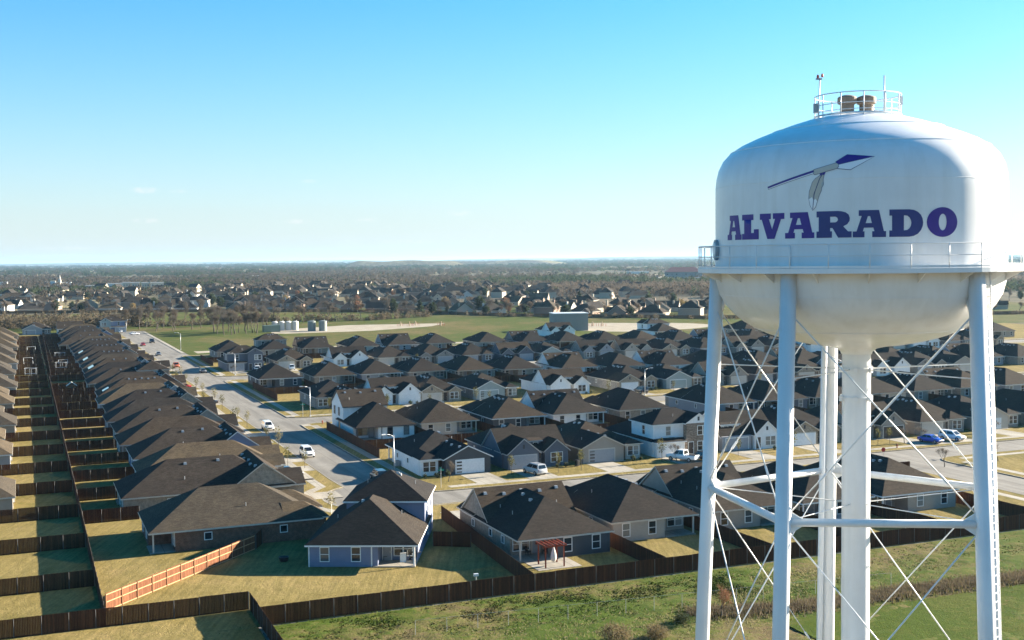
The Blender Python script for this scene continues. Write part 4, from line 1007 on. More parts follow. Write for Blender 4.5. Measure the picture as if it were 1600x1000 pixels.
row(6, [(70.5, 'hip', 'graybrick', F_), (86.6, 'two', 'beige', T_), (102, 'cross', 'tan', F_), (119.6, 'hip', 'cream', T_), (135, 'cross', 'gray', F_), (150, 'hip', 'tan', T_), (170.4, 'hip', 'beige', F_), (186, 'cross', 'graybrick', T_), (199.6, 'hip', 'tan', F_), (213.4, 'hip', 'cream', T_), (227, 'hip', 'tan', F_), (241, 'hip', 'slate', T_), (255, 'cross', 'gray', F_), (269, 'hip', 'tan', T_),
        (283, 'hip', 'beige', F_), (297, 'cross', 'cream', T_), (311, 'hip', 'graybrick', F_), (325, 'hip', 'tan', T_), (339, 'two', 'gray', F_), (353, 'hip', 'cream', T_), (367, 'cross', 'tan', F_), (381, 'hip', 'beige', T_)], gu, 'B')
# stragglers behind the last row
house('farm', 'white', 490, 224, 0, 'white gabled two-storey farmhouse standing in front of the big gray metal building', NEAR, 11.6, 19.5, T_)
house('two', 'white', 462, 262, PI, 'white two-storey house alone at the right end of the last row by the field', NEAR, 12, 19.5, F_)
house('hip', 'tan', 452, 300, PI, 'tan hip-roofed house at the field edge just left of the tower leg', NEAR, 12, 19.5, F_)
# --- row left of the long street: long houses end-on to it
ls = ['tan', 'gray', 'blue', 'graybrick', 'beige', 'slate', 'tan', 'gray', 'blue', 'red', 'tan', 'slate', 'gray', 'cream', 'tan', 'beige', 'blue', 'gray', 'tan', 'slate']
lk = ['cross', 'hipgable', 'cross', 'hip', 'cross', 'hipgable', 'cross', 'cross', 'hip', 'cross', 'two', 'hipgable', 'cross', 'hip', 'hipgable', 'cross', 'hip', 'cross', 'hip', 'hipgable']
for i in range(26):
    u = 176.3 + 16.7 * i; off = (-2.6, 0, .5, -.3, .2, -.4, .6, 0, .8, 1.5, 0, .4, .9, 1, 1, .5, 1, 1, 1, 1)[i % 20]; dd = 22.5 if i else 25
    k = lk[i % 20]; c_ = ls[i % 20]
    if k == 'two': dd = 22.5
    house(k, c_, u, 27.3 + off, R(90), '%s %s, %s up the row left of the long street' % (SCHEMES[c_][7], KINDW[k], ORD[i + 1] if i < 25 else 'last'), NEAR, (13.2, 12.2, 13.4, 12.6)[i % 4], dd, bool(i % 2), -1 if i % 3 else 1, dict(roof=('roof_brown', 'roof_weathered', 'roof_charcoal')[i % 3 if i % 2 else 0], gable='wall_blue' if i in (0, 2, 4, 7) else SCHEMES[c_][2]), solar={8: 3, 12: 6, 14: 6, 16: 5}.get(i, 0))
    driveway(u, 27.3 + off, R(90), 13.2, dd, bool(i % 2), 6.0)
# --- row at the far left edge, backs to the shared fence
for i in range(21):
    u = 184.5 + 20.1 * i
    if u > 605 or not in_view(u, -3.0, 3, 40): continue
    k = ('hip', 'cross', 'hip', 'hipgable', 'cross')[i % 5]; sc = ('beige', 'tan', 'gray', 'cream', 'beige')[i % 5]
    house(k, sc, u, -14.2 + (1.2, -1.5, .6, -.8)[i % 4], R(-90), '%s %s, %s up the row at the left edge' % (SCHEMES[sc][7], KINDW[k], ORD[i + 1]), NEAR, 13.4, 22.0, bool(i % 2), 1 if i % 2 else -1, dict(roof='roof_weathered'))
# --- houses across the end of the long street
house('modern', 'gray', 640, 6.5, 0, 'gray gabled house with open garage at the far end of the left yards', NEAR, 13, 18, F_)
house('cross', 'white', 636, 22.0, 0, 'white gabled house right of the far garage house, end of left yards', NEAR, 12, 18, T_)
house('two', 'gray', 640, 42.5, 0, 'light blue two-storey house at the top end of the long street', NEAR, 12.5, 18, T_, 1, dict(wall='wall_blue', front='wall_green', gable='wall_green'))
house('hip', 'beige', 497, 66, PI / 2, 'beige hip-roofed house behind the dark slate corner house', NEAR, 11, 17, F_) if False else None
# ------------------------------------------------------------------ wooden fences
def fence_mats():
    m, nt, b = _bsdf('fence_wood', 0.85, 0.15)
    co = coord(nt, 'Object'); sx = nt.nodes.new('ShaderNodeSeparateXYZ'); nt.links.new(co, sx.inputs[0])
    pick = mth(nt, 'FLOOR', mth(nt, 'DIVIDE', sx.outputs['X'], 0.142))
    wn_ = nt.nodes.new('ShaderNodeTexWhiteNoise'); wn_.noise_dimensions = '2D'
    cb = nt.nodes.new('ShaderNodeCombineXYZ'); nt.links.new(pick, cb.inputs['X']); nt.links.new(mth(nt, 'MULTIPLY', objrand(nt), 37.0), cb.inputs['Y']); nt.links.new(cb.outputs[0], wn_.inputs['Vector'])
    c = ramp(nt, wn_.outputs['Value'], [(0.0, (0.052, 0.021, 0.011)), (0.6, (0.072, 0.029, 0.014)), (1.0, (0.105, 0.044, 0.020))])
    st = nt.nodes.new('ShaderNodeMapping'); nt.links.new(co, st.inputs['Vector']); st.inputs['Scale'].default_value = (6, 6, 1.0)
    n = noise(nt, 2.0, 4, 0.6, st.outputs[0])
    c = mixc(nt, c, ramp(nt, n, [(0.3, (0.65, 0.65, 0.66)), (0.7, (1.2, 1.2, 1.2))]), 1.0, 'MULTIPLY')
    w = noise(nt, 0.06, 3, 0.5, worldpos(nt))
    c = mixc(nt, c, ramp(nt, w, [(0.35, (0.75, 0.72, 0.72)), (0.65, (1.12, 1.12, 1.15))]), 1.0, 'MULTIPLY')
    nt.links.new(c, b.inputs['Base Color'])
    paint('fence_rail', (0.46, 0.27, 0.14), 0.8, 0.15, 0.12)
    paint('fence_rail_dark', (0.22, 0.10, 0.05), 0.8, 0.15, 0.12)
fence_mats()
paint('fence_steel', (0.11, 0.107, 0.105), 0.5, 0.4, 0.1, 0.2)
PW = 2.4; FH = 1.83
def panel_mesh(seed, pw=PW):
    random.seed(seed); m_ = MB(); n = 17; s = pw / n
    for i in range(n):
        h = FH + random.uniform(-.012, .012); j = random.uniform(-.004, .004)
        m_.box(i * s + .004, (i + 1) * s - .004, -.012 + j, .008 + j, .05, h)
    m_.box(0, pw, -.016, .012, .0, .13)
    return m_.make('fence_panel')
PANELS = [panel_mesh(k) for k in range(3)]
_r = MB().box(0, PW, -.06, -.017, -.045, .045); RAIL = _r.make('fence_rail')
_p = MB().tube((0, -.07, -.1), (0, -.07, FH - .02), .032, .032, 6); FPOST = _p.make('fence_post')
def fence(a, c, label, rails=False, cap=False, z=GZ, group='wooden fences round the yards'):
    """from a to c in (u, v); posts and rails on the left-hand side of travel reversed (towards -n)"""
    A = W(*a, 0); B_ = W(*c, 0); L = (B_ - A).length; n = max(1, round(L / PW)); ang = math.atan2(B_.y - A.y, B_.x - A.x); sc = L / n / PW
    t = thing('wooden_fence', label, 'fence', (A.x, A.y, z), ang, group)
    random.seed(int(L * 10) + int(a[0]))
    for i in range(n):
        o = add('fence_panel', PANELS[(i * 5 + int(a[0])) % 3], MATS['fence_wood'], t, (i * PW * sc, 0, 0)); o.scale = (sc, 1, random.uniform(.985, 1.015))
        add('fence_post', FPOST, MATS['fence_steel'], t, (i * PW * sc, 0, 0))
        if rails:
            for zz in (.32, .98, 1.62):
                q = add('fence_rail', RAIL, MATS['fence_rail'], t, (i * PW * sc, 0, zz)); q.scale = (sc, 1, 1)
    add('fence_post', FPOST, MATS['fence_steel'], t, (L, 0, 0))
    return t
# long fence between the yards and the tower grounds, then the one left of it
fence((113.0, 20.3), (113.0, 121.0), 'long brown wooden fence between the backyards and the weedy tower grounds')
fence((118.8, -4.0), (118.8, 20.2), 'dark wooden fence crossing the bottom left corner of the picture')
fence((118.6, 20.3), (100.0, 20.3), 'short dark fence running out of the bottom edge beside the weeds')
fence((124.0, 6.5), (143.5, 25.3), 'diagonal wooden fence lit orange by the sun beside the red brick house', rails=True) if False else None
t = fence((124.0, 6.9), (143.5, 25.3), 'diagonal wooden fence lit orange by the sun beside the red brick house', rails=False)
# the lit fence shows its rails to the camera
lf = MATS['fence_wood'].copy(); lf.name = 'fence_wood_new'; MATS['fence_wood_new'] = lf  # brighter copy of the fence wood, sunlight put into its colour
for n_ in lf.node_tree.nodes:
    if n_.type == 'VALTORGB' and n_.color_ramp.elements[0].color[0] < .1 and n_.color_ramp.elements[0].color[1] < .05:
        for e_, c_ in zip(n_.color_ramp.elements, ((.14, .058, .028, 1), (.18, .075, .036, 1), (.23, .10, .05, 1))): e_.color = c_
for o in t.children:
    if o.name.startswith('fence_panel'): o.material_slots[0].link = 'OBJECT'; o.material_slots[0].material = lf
for i, o in enumerate([c for c in t.children if c.name.startswith('fence_panel')]):
    for zz in (.1, .95, 1.70):
        q = add('fence_rail', RAIL, MATS['fence_rail'], t, (o.location.x, 0.0, zz)); q.scale = (o.scale[0], 1, 1)
    pb = add('fence_post', FPOST, MATS['fence_rail'], t, (o.location.x, -.03, 0)); 
fence((143.5, 25.4), (151.0, 29.0), 'short dark fence joining the red brick house to the diagonal fence')
fence((151.0, 29.2), (148.5, 35.0), 'short wooden fence between red brick house and blue house')
fence((113.2, 49.0), (150.0, 51.5), 'fence between the blue house yard and the pergola yard')
fence((136.0, 45.6), (133.5, 49.6), 'short fence panel run right of the blue house')
for k, (v, u1) in enumerate(((65.0, 148), (79.0, 149), (92.8, 148), (105.2, 148), (120.6, 150))):
    fence((113.2, v), (u1, v), 'side fence between near-row yards, %s from the pergola yard' % ORD[k + 1])
fence((150, 120.8), (150, 131), 'short fence closing the last near-row yard towards the side street')
# shared fence between the two left rows and the fences that cross it
fence((119, 6.5), (376, 6.9), 'long fence running up between the two left rows of yards')
fence((376, 7.4), (619, 9.0), 'far continuation of the long fence beyond the crossing fence')
fence((376.2, 6.9), (376.2, 17), 'crossing fence where the long fence steps, right side')
for k, u in enumerate((134.5, 153.6, 172.7, 192.3, 212.0, 232, 252, 274, 295, 316, 338, 359, 380, 402, 424, 446, 470, 495, 518, 542, 566, 590)):
    fence((u, -9.0), (u, 6.4), 'cross fence in left edge yards, %s counting away from camera' % ORD[k + 1])
for k, u in enumerate((167.5, 184.2, 200.6, 217, 234, 251, 267.6, 285, 301, 318, 335, 352, 385, 402, 420, 437, 454, 472, 490, 507, 524, 541, 558, 575, 592)):
    fence((u, 6.7), (u, 17.5 if k else 14), 'cross fence behind the long street houses, %s counting away from camera' % ORD[k + 1])
fence((600, 7.5), (600, 40), 'far fence closing the yards below the gray garage house')
# rear and side fences of the blocks beyond the street
def block_fences(u_mid, v0, v1, vs, ua, ub, nm):
    fence((u_mid, v0), (u_mid, v1), 'long back fence between the %s rows of houses' % nm)
    for k, v in enumerate(vs):
        if not in_view(u_mid, v, 1, 20): continue
        fence((ua, v), (ub, v), 'side fence in the yards between the %s rows, %s from left' % (nm, ORD[k + 1]))
block_fences(211, 57.6, 232, [57.6] + [72 + 14.2 * k for k in range(11)], 201, 240, 'first and second')
block_fences(311, 58.6, 240, [58.6] + [73 + 14.1 * k for k in range(11)], 296, 330, 'third and fourth')
block_fences(420, 59.0, 200, [59] + [78 + 15.0 * k for k in range(8)], 406, 436, 'fifth and sixth')
# ------------------------------------------------------------------ vehicles
for nm, c in {'car_white': (0.72, 0.73, 0.74), 'car_silver': (0.42, 0.43, 0.44), 'car_black': (0.012, 0.012, 0.014), 'car_blue': (0.015, 0.06, 0.42), 'car_red': (0.30, 0.02, 0.015), 'car_orange': (0.42, 0.11, 0.03), 'car_gray': (0.10, 0.105, 0.115)}.items():
    paint(nm, c, 0.3, 0.5, 0.02, 0.0, 1.0, 0.8)
paint('tyre', (0.015, 0.015, 0.016), 0.85, 0.2); paint('rim', (0.42, 0.42, 0.43), 0.35, 0.5, metal=0.6); paint('head_light', (0.7, 0.7, 0.68), 0.15, 0.6); paint('tail_light', (0.30, 0.012, 0.01), 0.2, 0.6); paint('grille', (0.02, 0.02, 0.022), 0.4)
def loft(sts):
    """sts: (x, half width, z low, z high, top half width)"""
    m_ = MB(); n = 10
    for x, hw, zl, zh, tw in sts:
        d = zh - zl
        ring = [(hw * .88, zl), (hw, zl + d * .22), (hw, zl + d * .62), (hw * .985, zl + d * .82), (tw, zh), (-tw, zh), (-hw * .985, zl + d * .82), (-hw, zl + d * .62), (-hw, zl + d * .22), (-hw * .88, zl)]
        m_.v += [(x, y, z) for y, z in ring]
    for i in range(len(sts) - 1):
        for j in range(n):
            k = (j + 1) % n; m_.f.append((i*n + j, i*n + k, (i+1)*n + k, (i+1)*n + j))
    m_.f.append(tuple(range(n - 1, -1, -1))); m_.f.append(tuple(range((len(sts)-1)*n, len(sts)*n)))
    return m_
def quad_strip(pts_list):
    m_ = MB()
    for pts in pts_list: m_.poly(pts)
    return m_
CARS = {}
def car_design(kind):
    P_ = []
    if kind == 'suv': L, hw, base = 4.9, .96, [(-2.45, .80, .45, .92, .74), (-2.38, .93, .36, 1.04, .86), (-1.2, .96, .30, 1.08, .9), (.9, .96, .30, 1.05, .9), (1.9, .95, .32, 1.0, .82), (2.35, .9, .38, .88, .7), (2.45, .78, .42, .74, .6)]; cab = (-2.34, 1.35, -2.12, .45, 1.05, 1.76, .90, .70)
    elif kind == 'sedan': L, hw, base = 4.7, .91, [(-2.35, .74, .42, .82, .66), (-2.25, .87, .34, .93, .78), (-1.3, .91, .28, .96, .84), (.8, .91, .28, .93, .83), (1.8, .89, .3, .84, .74), (2.25, .84, .34, .72, .64), (2.35, .72, .38, .62, .56)]; cab = (-1.75, 1.25, -1.0, .35, .93, 1.42, .83, .62)
    else: L, hw, base = 5.7, 1.0, [(-2.85, .9, .5, 1.02, .9), (-2.8, .98, .42, 1.12, .94), (-.8, 1.0, .38, 1.13, .95), (1.2, 1.0, .38, 1.13, .93), (2.3, .98, .4, 1.08, .86), (2.75, .93, .42, .95, .76), (2.85, .84, .46, .8, .66)]; cab = (-.75, 1.55, -.6, .75, 1.1, 1.87, .92, .74)
    P_.append(('body', loft(base).make('body', True), 'paint', (0, 0, 0), 0, []))
    x0, x1, t0, t1, zb, zt, wb, wt = cab
    c = MB(); c.v = [(x0, -wb, zb), (x1, -wb, zb), (x1, wb, zb), (x0, wb, zb), (t0, -wt, zt), (t1, -wt, zt), (t1, wt, zt), (t0, wt, zt), (t0 + .1, -wt * .9, zt + .05), (t1 - .15, -wt * .9, zt + .05), (t1 - .15, wt * .9, zt + .05), (t0 + .1, wt * .9, zt + .05)]
    c.f = [(0, 1, 5, 4), (1, 2, 6, 5), (2, 3, 7, 6), (3, 0, 4, 7), (4, 5, 9, 8), (5, 6, 10, 9), (6, 7, 11, 10), (7, 4, 8, 11), (8, 9, 10, 11)]
    P_.append(('cabin', c.make('cabin'), 'paint', (0, 0, 0), 0, []))
    def lerp(a, b, t): return tuple(p + (q - p) * t for p, q in zip(a, b))
    def pane(a, b, c_, d, o, m0=.1, m1=.1):        # a,b bottom; d,c top; inset and pushed out
        q = []
        for s_, t_ in ((m0, .12), (1 - m1, .12), (1 - m1, .9), (m0, .9)):
            q.append(lerp(lerp(a, b, s_), lerp(d, c_, s_), t_))
        return [tuple(x + y for x, y in zip(p, o)) for p in q]
    v = c.v
    P_.append(('windscreen', quad_strip([pane(v[1], v[2], v[6], v[5], (.02, 0, .012))]).make('windscreen'), 'cglass', (0, 0, 0), 0, []))
    P_.append(('rear_window', quad_strip([pane(v[3], v[0], v[4], v[7], (-.02, 0, .012))]).make('rear_window'), 'cglass', (0, 0, 0), 0, []))
    for (a, b, c_, d, s) in ((v[0], v[1], v[5], v[4], -1), (v[2], v[3], v[7], v[6], 1)):
        for m0, m1 in ((.05, .53), (.50, .07)):
            P_.append(('side_window', quad_strip([pane(a, b, c_, d, (0, .015 * s, .006), m0, m1)]).make('side_window'), 'cglass', (0, 0, 0), 0, []))
    wr = .36 if kind != 'sedan' else .32; wx = L * .31
    wm = MB().tube((0, -.11, 0), (0, .11, 0), wr, wr, 18).make('wheel'); rm = MB().tube((0, -.118, 0), (0, .118, 0), wr * .62, wr * .6, 12).make('rim')
    for x in (-wx, wx):
        for y in (-hw + .09, hw - .09): P_.append(('wheel', wm, 'tyre', (x, y, wr), 0, [('rim', rm, 'rim', (0, 0, 0), 0)]))
    zh = base[-2][3] - .12
    for y in (-.68, .68):
        P_.append(('headlight', MB().box(-.06, .06, -.17, .17, -.08, .08).make('headlight'), 'hl', (base[-2][0] + .02, y, zh), 0, []))
        P_.append(('tail_light', MB().box(-.05, .05, -.09, .09, -.16, .16).make('tail_light'), 'tl', (base[1][0] + .01, y * 1.18, base[1][3] - .22), 0, []))
    P_.append(('grille', MB().box(-.04, .04, -.45, .45, -.11, .11).make('grille'), 'grille', (base[-1][0] + .0, 0, zh - .12), 0, []))
    for y in (-hw - .08, hw + .08): P_.append(('mirror', MB().box(-.06, .06, -.1, .1, -.07, .07).make('mirror'), 'paint', (x1 - .45, y, zb + .1), 0, []))
    if kind == 'pickup': P_.append(('bed', MB().box(-2.7, -.85, -.78, .78, 1.05, 1.143).make('bed'), 'grille', (0, 0, 0), 0, []))
    return P_
def car(kind, col, u, v, head, label, z=GZ + .02, group='cars parked along the streets and drives'):
    """head: degrees, 0 = pointing along +v, 90 = along +u"""
    if kind not in CARS: CARS[kind] = car_design(kind)
    t = thing({'suv': 'sport_utility_car', 'sedan': 'sedan_car', 'pickup': 'pickup_truck'}[kind], label, 'car' if kind != 'pickup' else 'pickup', W(u, v, z), GRID + R(head), group)
    rl = {'paint': 'car_' + col, 'cglass': 'car_glass', 'tyre': 'tyre', 'rim': 'rim', 'hl': 'head_light', 'tl': 'tail_light', 'grille': 'grille'}
    for nm, me, ro, loc, rz, kids in CARS[kind]:
        o = add(nm, me, MATS[rl[ro]], t, loc, rz)
        for kn, km, kr, kl, kz in kids: add(kn, km, MATS[rl[kr]], o, kl, kz)
RD = 0.006
car('suv', 'white', 246.5, 46.7, -90, 'white square-fronted car coming down the long street at the side-street mouth', RD)
car('suv', 'white', 209.5, 46.6, -90, 'white car parked on the long street nearest the camera', RD)
car('sedan', 'silver', 221.5, 38.6, 0, 'silver car parked across the drive left of the long street')
car('pickup', 'black', 189.0, 38.4, 0, 'black pickup in the drive by the street bend')
car('suv', 'black', 181.5, 51.9, 90, 'black car parked on the bend opposite the white modern house', RD)
car('sedan', 'gray', 384, 52.6, 90, 'gray sedan in house shadow beside the slate corner house', RD)
car('pickup', 'orange', 407, 47.0, -90, 'orange pickup parked at the left kerb of the long street', RD)
car('sedan', 'gray', 464, 47.2, -90, 'dark sedan parked beyond the orange pickup', RD)
car('suv', 'black', 540, 52.4, -90, 'black car on the far right side of the long street', RD)
car('sedan', 'red', 522, 46.9, -90, 'small red car at the far left kerb', RD)
car('sedan', 'white', 604, 50.5, 10, 'white sedan turned across the top of the long street', RD)
car('suv', 'white', 626, 45.5, 90, 'white car in the drive of the light blue end house')
car('sedan', 'black', 296, 41.6, 180, 'black car nose-in at a drive halfway up the long street')
car('sedan', 'red', 337, 40.5, 180, 'red car in a drive far up the left row')
car('suv', 'silver', 175.3, 76.3, 100, 'silver car on the drive of the slate blue house')
car('pickup', 'white', 175.6, 104.2, 120, 'white pickup on the drive of the brown stone house')
car('sedan', 'black', 174.8, 107.6, 95, 'dark sedan beside the white pickup')
car('sedan', 'blue', 172.6, 155.6, -75, 'bright blue car on a drive right of the tower column')
car('suv', 'white', 173.2, 161.3, -75, 'white car beside the bright blue car')
car('suv', 'white', 380, 69, 80, 'white car at the garage of the slate two-storey house')
car('suv', 'white', 379.5, 80, 80, 'white car at the stone house in the fifth row')
car('suv', 'black', 268.5, 147, 90, 'dark car at the white garage of the stone house in third row')
car('sedan', 'black', 372, 164, 90, 'dark car on a drive in the distant fifth row')
car('sedan', 'white', 440, 262, 0, 'white car by the white house at the end of the last row')
car('suv', 'black', 634, 9, 90, 'dark car at the open garage of the far gray house')

# ------------------------------------------------------------------ street furniture
paint('galvanised', (0.50, 0.51, 0.52), 0.4, 0.5, 0.04, 0.4); paint('sign_green', (0.01, 0.22, 0.16), 0.4); paint('sign_red', (0.40, 0.02, 0.02), 0.4); paint('plastic_blue', (0.02, 0.06, 0.25), .5); paint('cedar_red', (0.26, 0.055, 0.025), .7); paint('canvas', (0.62, 0.60, 0.55), .9)
m, nt, b = _bsdf('lamp_glass', 0.2, 0.6); b.inputs['Base Color'].default_value = (0.75, 0.75, 0.72, 1)
def lamp(u, v, du, dv, label):
    t = thing('street_lamp', label, 'street lamp', W(u, v, GZ), 0, 'street lamps')
    MB().tube((0, 0, 0), (0, 0, 6.6), .10, .06, 10).build('lamp_post', MATS['galvanised'], t, smooth=True)
    MB().tube((0, 0, 0), (0, 0, .25), .2, .17, 10).build('base_plate', MATS['galvanised'], t)
    d = W(du, dv) - W(0, 0); d.normalize()
    a = Vector((0, 0, 6.3)); pts = [a, a + d * .7 + Vector((0, 0, .42)), a + d * 1.7 + Vector((0, 0, .55))]
    m_ = MB(); m_.tube(pts[0], pts[1], .045, .04, 8); m_.tube(pts[1], pts[2], .04, .035, 8); m_.build('lamp_arm', MATS['galvanised'], t, smooth=True)
    e = pts[2]; hd = MB().box(-.1, .65, -.16, .16, -.06, .08).build('lamp_head', MATS['galvanised'], t, e, math.atan2(d.y, d.x))
    MB().box(.1, .55, -.12, .12, -.1, -.06).build('lens', MATS['lamp_glass'], hd)
lamp(262.8, 59.4, 0, -1, 'street lamp at the corner with the green street sign, beside gray brick house')
lamp(184.0, 55.2, -.3, -1, 'street lamp rising behind the blue house roof')
lamp(370.5, 60.5, .2, -1, 'street lamp in front of the dark slate corner house')
lamp(490, 58.6, 0, -1, 'street lamp at the edge of the empty field')
lamp(264.5, 146.0, 0, 1, 'street lamp in the middle of the houses, third row')
lamp(247, 243, 0, -1, 'street lamp at the right edge behind the ladder')
lamp(620, 48, 0, 1, 'farthest street lamp at the top of the long street')
def street_sign(u, v, label):
    t = thing('street_name_sign', label, 'street sign', W(u, v, GZ), GRID, 'street name signs')
    MB().tube((0, 0, 0), (0, 0, 3.0), .035, .035, 8).build('sign_post', MATS['galvanised'], t)
    MB().box(-.5, .5, -.012, .012, 2.6, 2.85).build('name_blade', MATS['sign_green'], t)
    MB().box(-.012, .012, -.5, .5, 2.88, 3.13).build('name_blade', MATS['sign_green'], t)
street_sign(263.2, 57.8, 'green street name sign at the second street corner on the left')
street_sign(170.6, 58.6, 'green street name sign in front of the white modern house')
street_sign(250, 232, 'green street name sign seen right of the tower column')
street_sign(158.2, 152.5, 'green street name sign behind the tower ladder')
t = thing('stop_sign', 'small red stop sign seen from behind the tower column at the street corner', 'stop sign', W(158.2, 132.6, GZ), R(6))
MB().tube((0, 0, 0), (0, 0, 2.6), .03, .03, 8).build('sign_post', MATS['galvanised'], t)
oct_ = [(.38 * math.cos(R(22.5 + 45 * k)), .38 * math.sin(R(22.5 + 45 * k))) for k in range(8)]
pl = MB(); pl.v = [(x, -.05, 2.4 + z) for x, z in oct_] + [(x, -.035, 2.4 + z) for x, z in oct_]; pl.f = [tuple(range(8)), tuple(range(15, 7, -1))] + [(i, i + 8, (i + 1) % 8 + 8, (i + 1) % 8) for i in range(8)]
pl.build('sign_plate', MATS['sign_red'], t)
def hydrant(u, v, label):
    t = thing('fire_hydrant', label, 'hydrant', W(u, v, GZ), 0, 'fire hydrants')
    MB().lathe([(0, 0), (.17, 0), (.17, .06), (.1, .08), (.1, .5), (.14, .52), (.13, .62), (.05, .72), (0, .74)], 12).build('barrel', MATS['cedar_red'], t)
    MB().tube((-.2, 0, .42), (.2, 0, .42), .055, .055, 8).build('outlet', MATS['cedar_red'], t)
hydrant(249.6, 59.0, 'small fire hydrant beside the white two-storey corner house')
hydrant(170.5, 146, 'small fire hydrant near the bright blue car')
# wheelie bins, cooling units
def bin_(u, v, mat, label):
    t = thing('wheelie_bin', label, 'bin', W(u, v, GZ), GRID + .3, 'wheelie bins by the houses')
    m_ = MB(); m_.v = [(-.24, -.26, .1), (.24, -.26, .1), (.24, .26, .1), (-.24, .26, .1), (-.31, -.34, 1.0), (.31, -.34, 1.0), (.31, .34, 1.0), (-.31, .34, 1.0)]; m_.f = [(3, 2, 1, 0), (0, 1, 5, 4), (1, 2, 6, 5), (2, 3, 7, 6), (3, 0, 4, 7), (4, 5, 6, 7)]
    m_.build('tub', MATS[mat], t); MB().box(-.33, .33, -.36, .38, 1.0, 1.07).build('lid', MATS[mat], t)
    for x in (-.26, .26): MB().tube((x - .03, .3, .1), (x + .03, .3, .1), .1, .1, 10).build('wheel', MATS['tyre'], t)
bin_(188.2, 35.6, 'plastic_blue', 'blue wheelie bin beside the black pickup')
bin_(178.5, 85.6, 'black_plastic', 'dark bin between the slate house and its right neighbour')
bin_(177.2, 171.5, 'plastic_blue', 'blue bin at the far right of the front row')
bin_(240.5, 136.2, 'black_plastic', 'dark bin by the open drive in the second row')
def cooler(u, v, label):
    t = thing('air_conditioner', label, 'air conditioner', W(u, v, GZ), GRID, 'cooling units beside the houses')
    MB().box(-.45, .45, -.45, .45, 0, .1).build('pad', MATS['walk_concrete'], t); MB().box(-.38, .38, -.38, .38, .1, .95).build('casing', MATS['metal_gray'], t)
    MB().lathe([(.3, .95), (.3, .985), (.05, .99), (.05, .95)], 14).build('fan_grille', MATS['black_plastic'], t)
cooler(141.8, 51.6, 'gray cooling unit on the left side of the pergola house'); cooler(147.3, 47.2, 'gray cooling unit on the right side of the blue house'); cooler(192, 58.2, 'cooling unit on the left wall of the white modern house')
cooler(160.0, 15.5, 'small cooling unit behind the red brick house')
# pergola with hanging chair behind the tan house
t = thing('pergola', 'red wooden pergola frame on the patio of the tan house', 'pergola', W(121.6, 54.9, GZ), GRID)
for x in (-1.15, 1.15):
    for y in (-1.0, 1.0): MB().box(x - .07, x + .07, y - .07, y + .07, 0, 2.35).build('post', MATS['cedar_red'], t)
for y in (-1.0, 1.0): MB().box(-1.5, 1.5, y - .05, y + .05, 2.35, 2.52).build('beam', MATS['cedar_red'], t)
for k in range(6): MB().box(-1.3 + .52 * k - .03, -1.3 + .52 * k + .03, -1.35, 1.35, 2.523, 2.64).build('rafter', MATS['cedar_red'], t)
t = thing('hanging_chair', 'pale canvas hanging chair in the red pergola', 'chair', W(121.4, 55.1, GZ), GRID)
MB().lathe([(.02, 2.3), (.05, 2.2), (.28, 1.5), (.36, 1.0), (.3, .65), (.12, .45), (.0, .42)], 12).build('canvas_seat', MATS['canvas'], t, smooth=True); MB().tube((0, 0, 2.28), (0, 0, 2.42), .02, .02, 6).build('rope', MATS['trim_tan'], t)
slab('patio', ccw(rect_uv(119.9, 124.3, 52.6, 58.0)), GZ - .05, GZ + .03, 'drive_concrete')
# garden seats, grill, cooler box
def chair(u, v, rz, label, mat='black_plastic'):
    t = thing('garden_chair', label, 'chair', W(u, v, GZ + .12), rz, 'garden chairs')
    MB().box(-.25, .25, -.25, .25, .38, .43).build('seat', MATS[mat], t); MB().box(-.25, .25, .22, .27, .43, .95).build('backrest', MATS[mat], t)
    for x in (-.22, .22):
        for y in (-.22, .22): MB().box(x - .02, x + .02, y - .02, y + .02, 0, .38).build('leg', MATS[mat], t)
chair(126.6, 54.2, 1.0, 'dark garden chair under the porch of the tan house, left one'); chair(126.2, 56.2, -1.0, 'dark garden chair under the porch of the tan house, right one'); chair(131.6, 38.2, .4, 'dark garden chair on the blue house porch')
chair(226.5, 62.4, .5, 'dark garden chair under the porch of the white corner house, left one'); chair(226.3, 64.6, -.4, 'dark garden chair under the porch of the white corner house, right one')
t = thing('grill', 'black covered grill on the blue house porch', 'grill', W(130.4, 41.3, GZ + .12), .2)
MB().box(-.5, .5, -.28, .28, .25, .85).build('cabinet', MATS['black_plastic'], t); MB().lathe([(.0, 1.25), (.3, 1.2), (.42, 1.0), (.44, .85)], 14).build('hood', MATS['black_plastic'], t, smooth=True); MB().box(.5, .85, -.25, .25, .78, .83).build('side_shelf', MATS['black_plastic'], t)
for x in (-.42, .42): MB().tube((x, -.2, .12), (x, .2, .12), .12, .12, 10).build('wheel', MATS['tyre'], t)
t = thing('storage_box', 'white storage box on the blue house porch beside the grill', 'box', W(130.0, 39.9, GZ + .12), .1)
MB().box(-.35, .35, -.25, .25, 0, .95).build('tub', MATS['trim_white'], t); MB().box(-.37, .37, -.27, .27, .953, 1.03).build('lid', MATS['metal_light'], t)
t = thing('fire_pit', 'round dark fire pit on the lawn left of the blue house', 'fire pit', W(136.5, 27.4, GZ), 0)
MB().lathe([(.0, .3), (.35, .28), (.55, .5), (.6, .5), (.5, .1), (.45, 0)], 18).build('bowl', MATS['black_plastic'], t)
for k in range(3): MB().box(-.04, .04, -.04, .04, 0, .2).build('foot', MATS['black_plastic'], t, (.45 * math.cos(k * 2.1), .45 * math.sin(k * 2.1), 0))
t = thing('goal_frame', 'white football goal frame on the lawn behind the tower struts', 'goal', W(115.8, 102.6, GZ), GRID + .15)
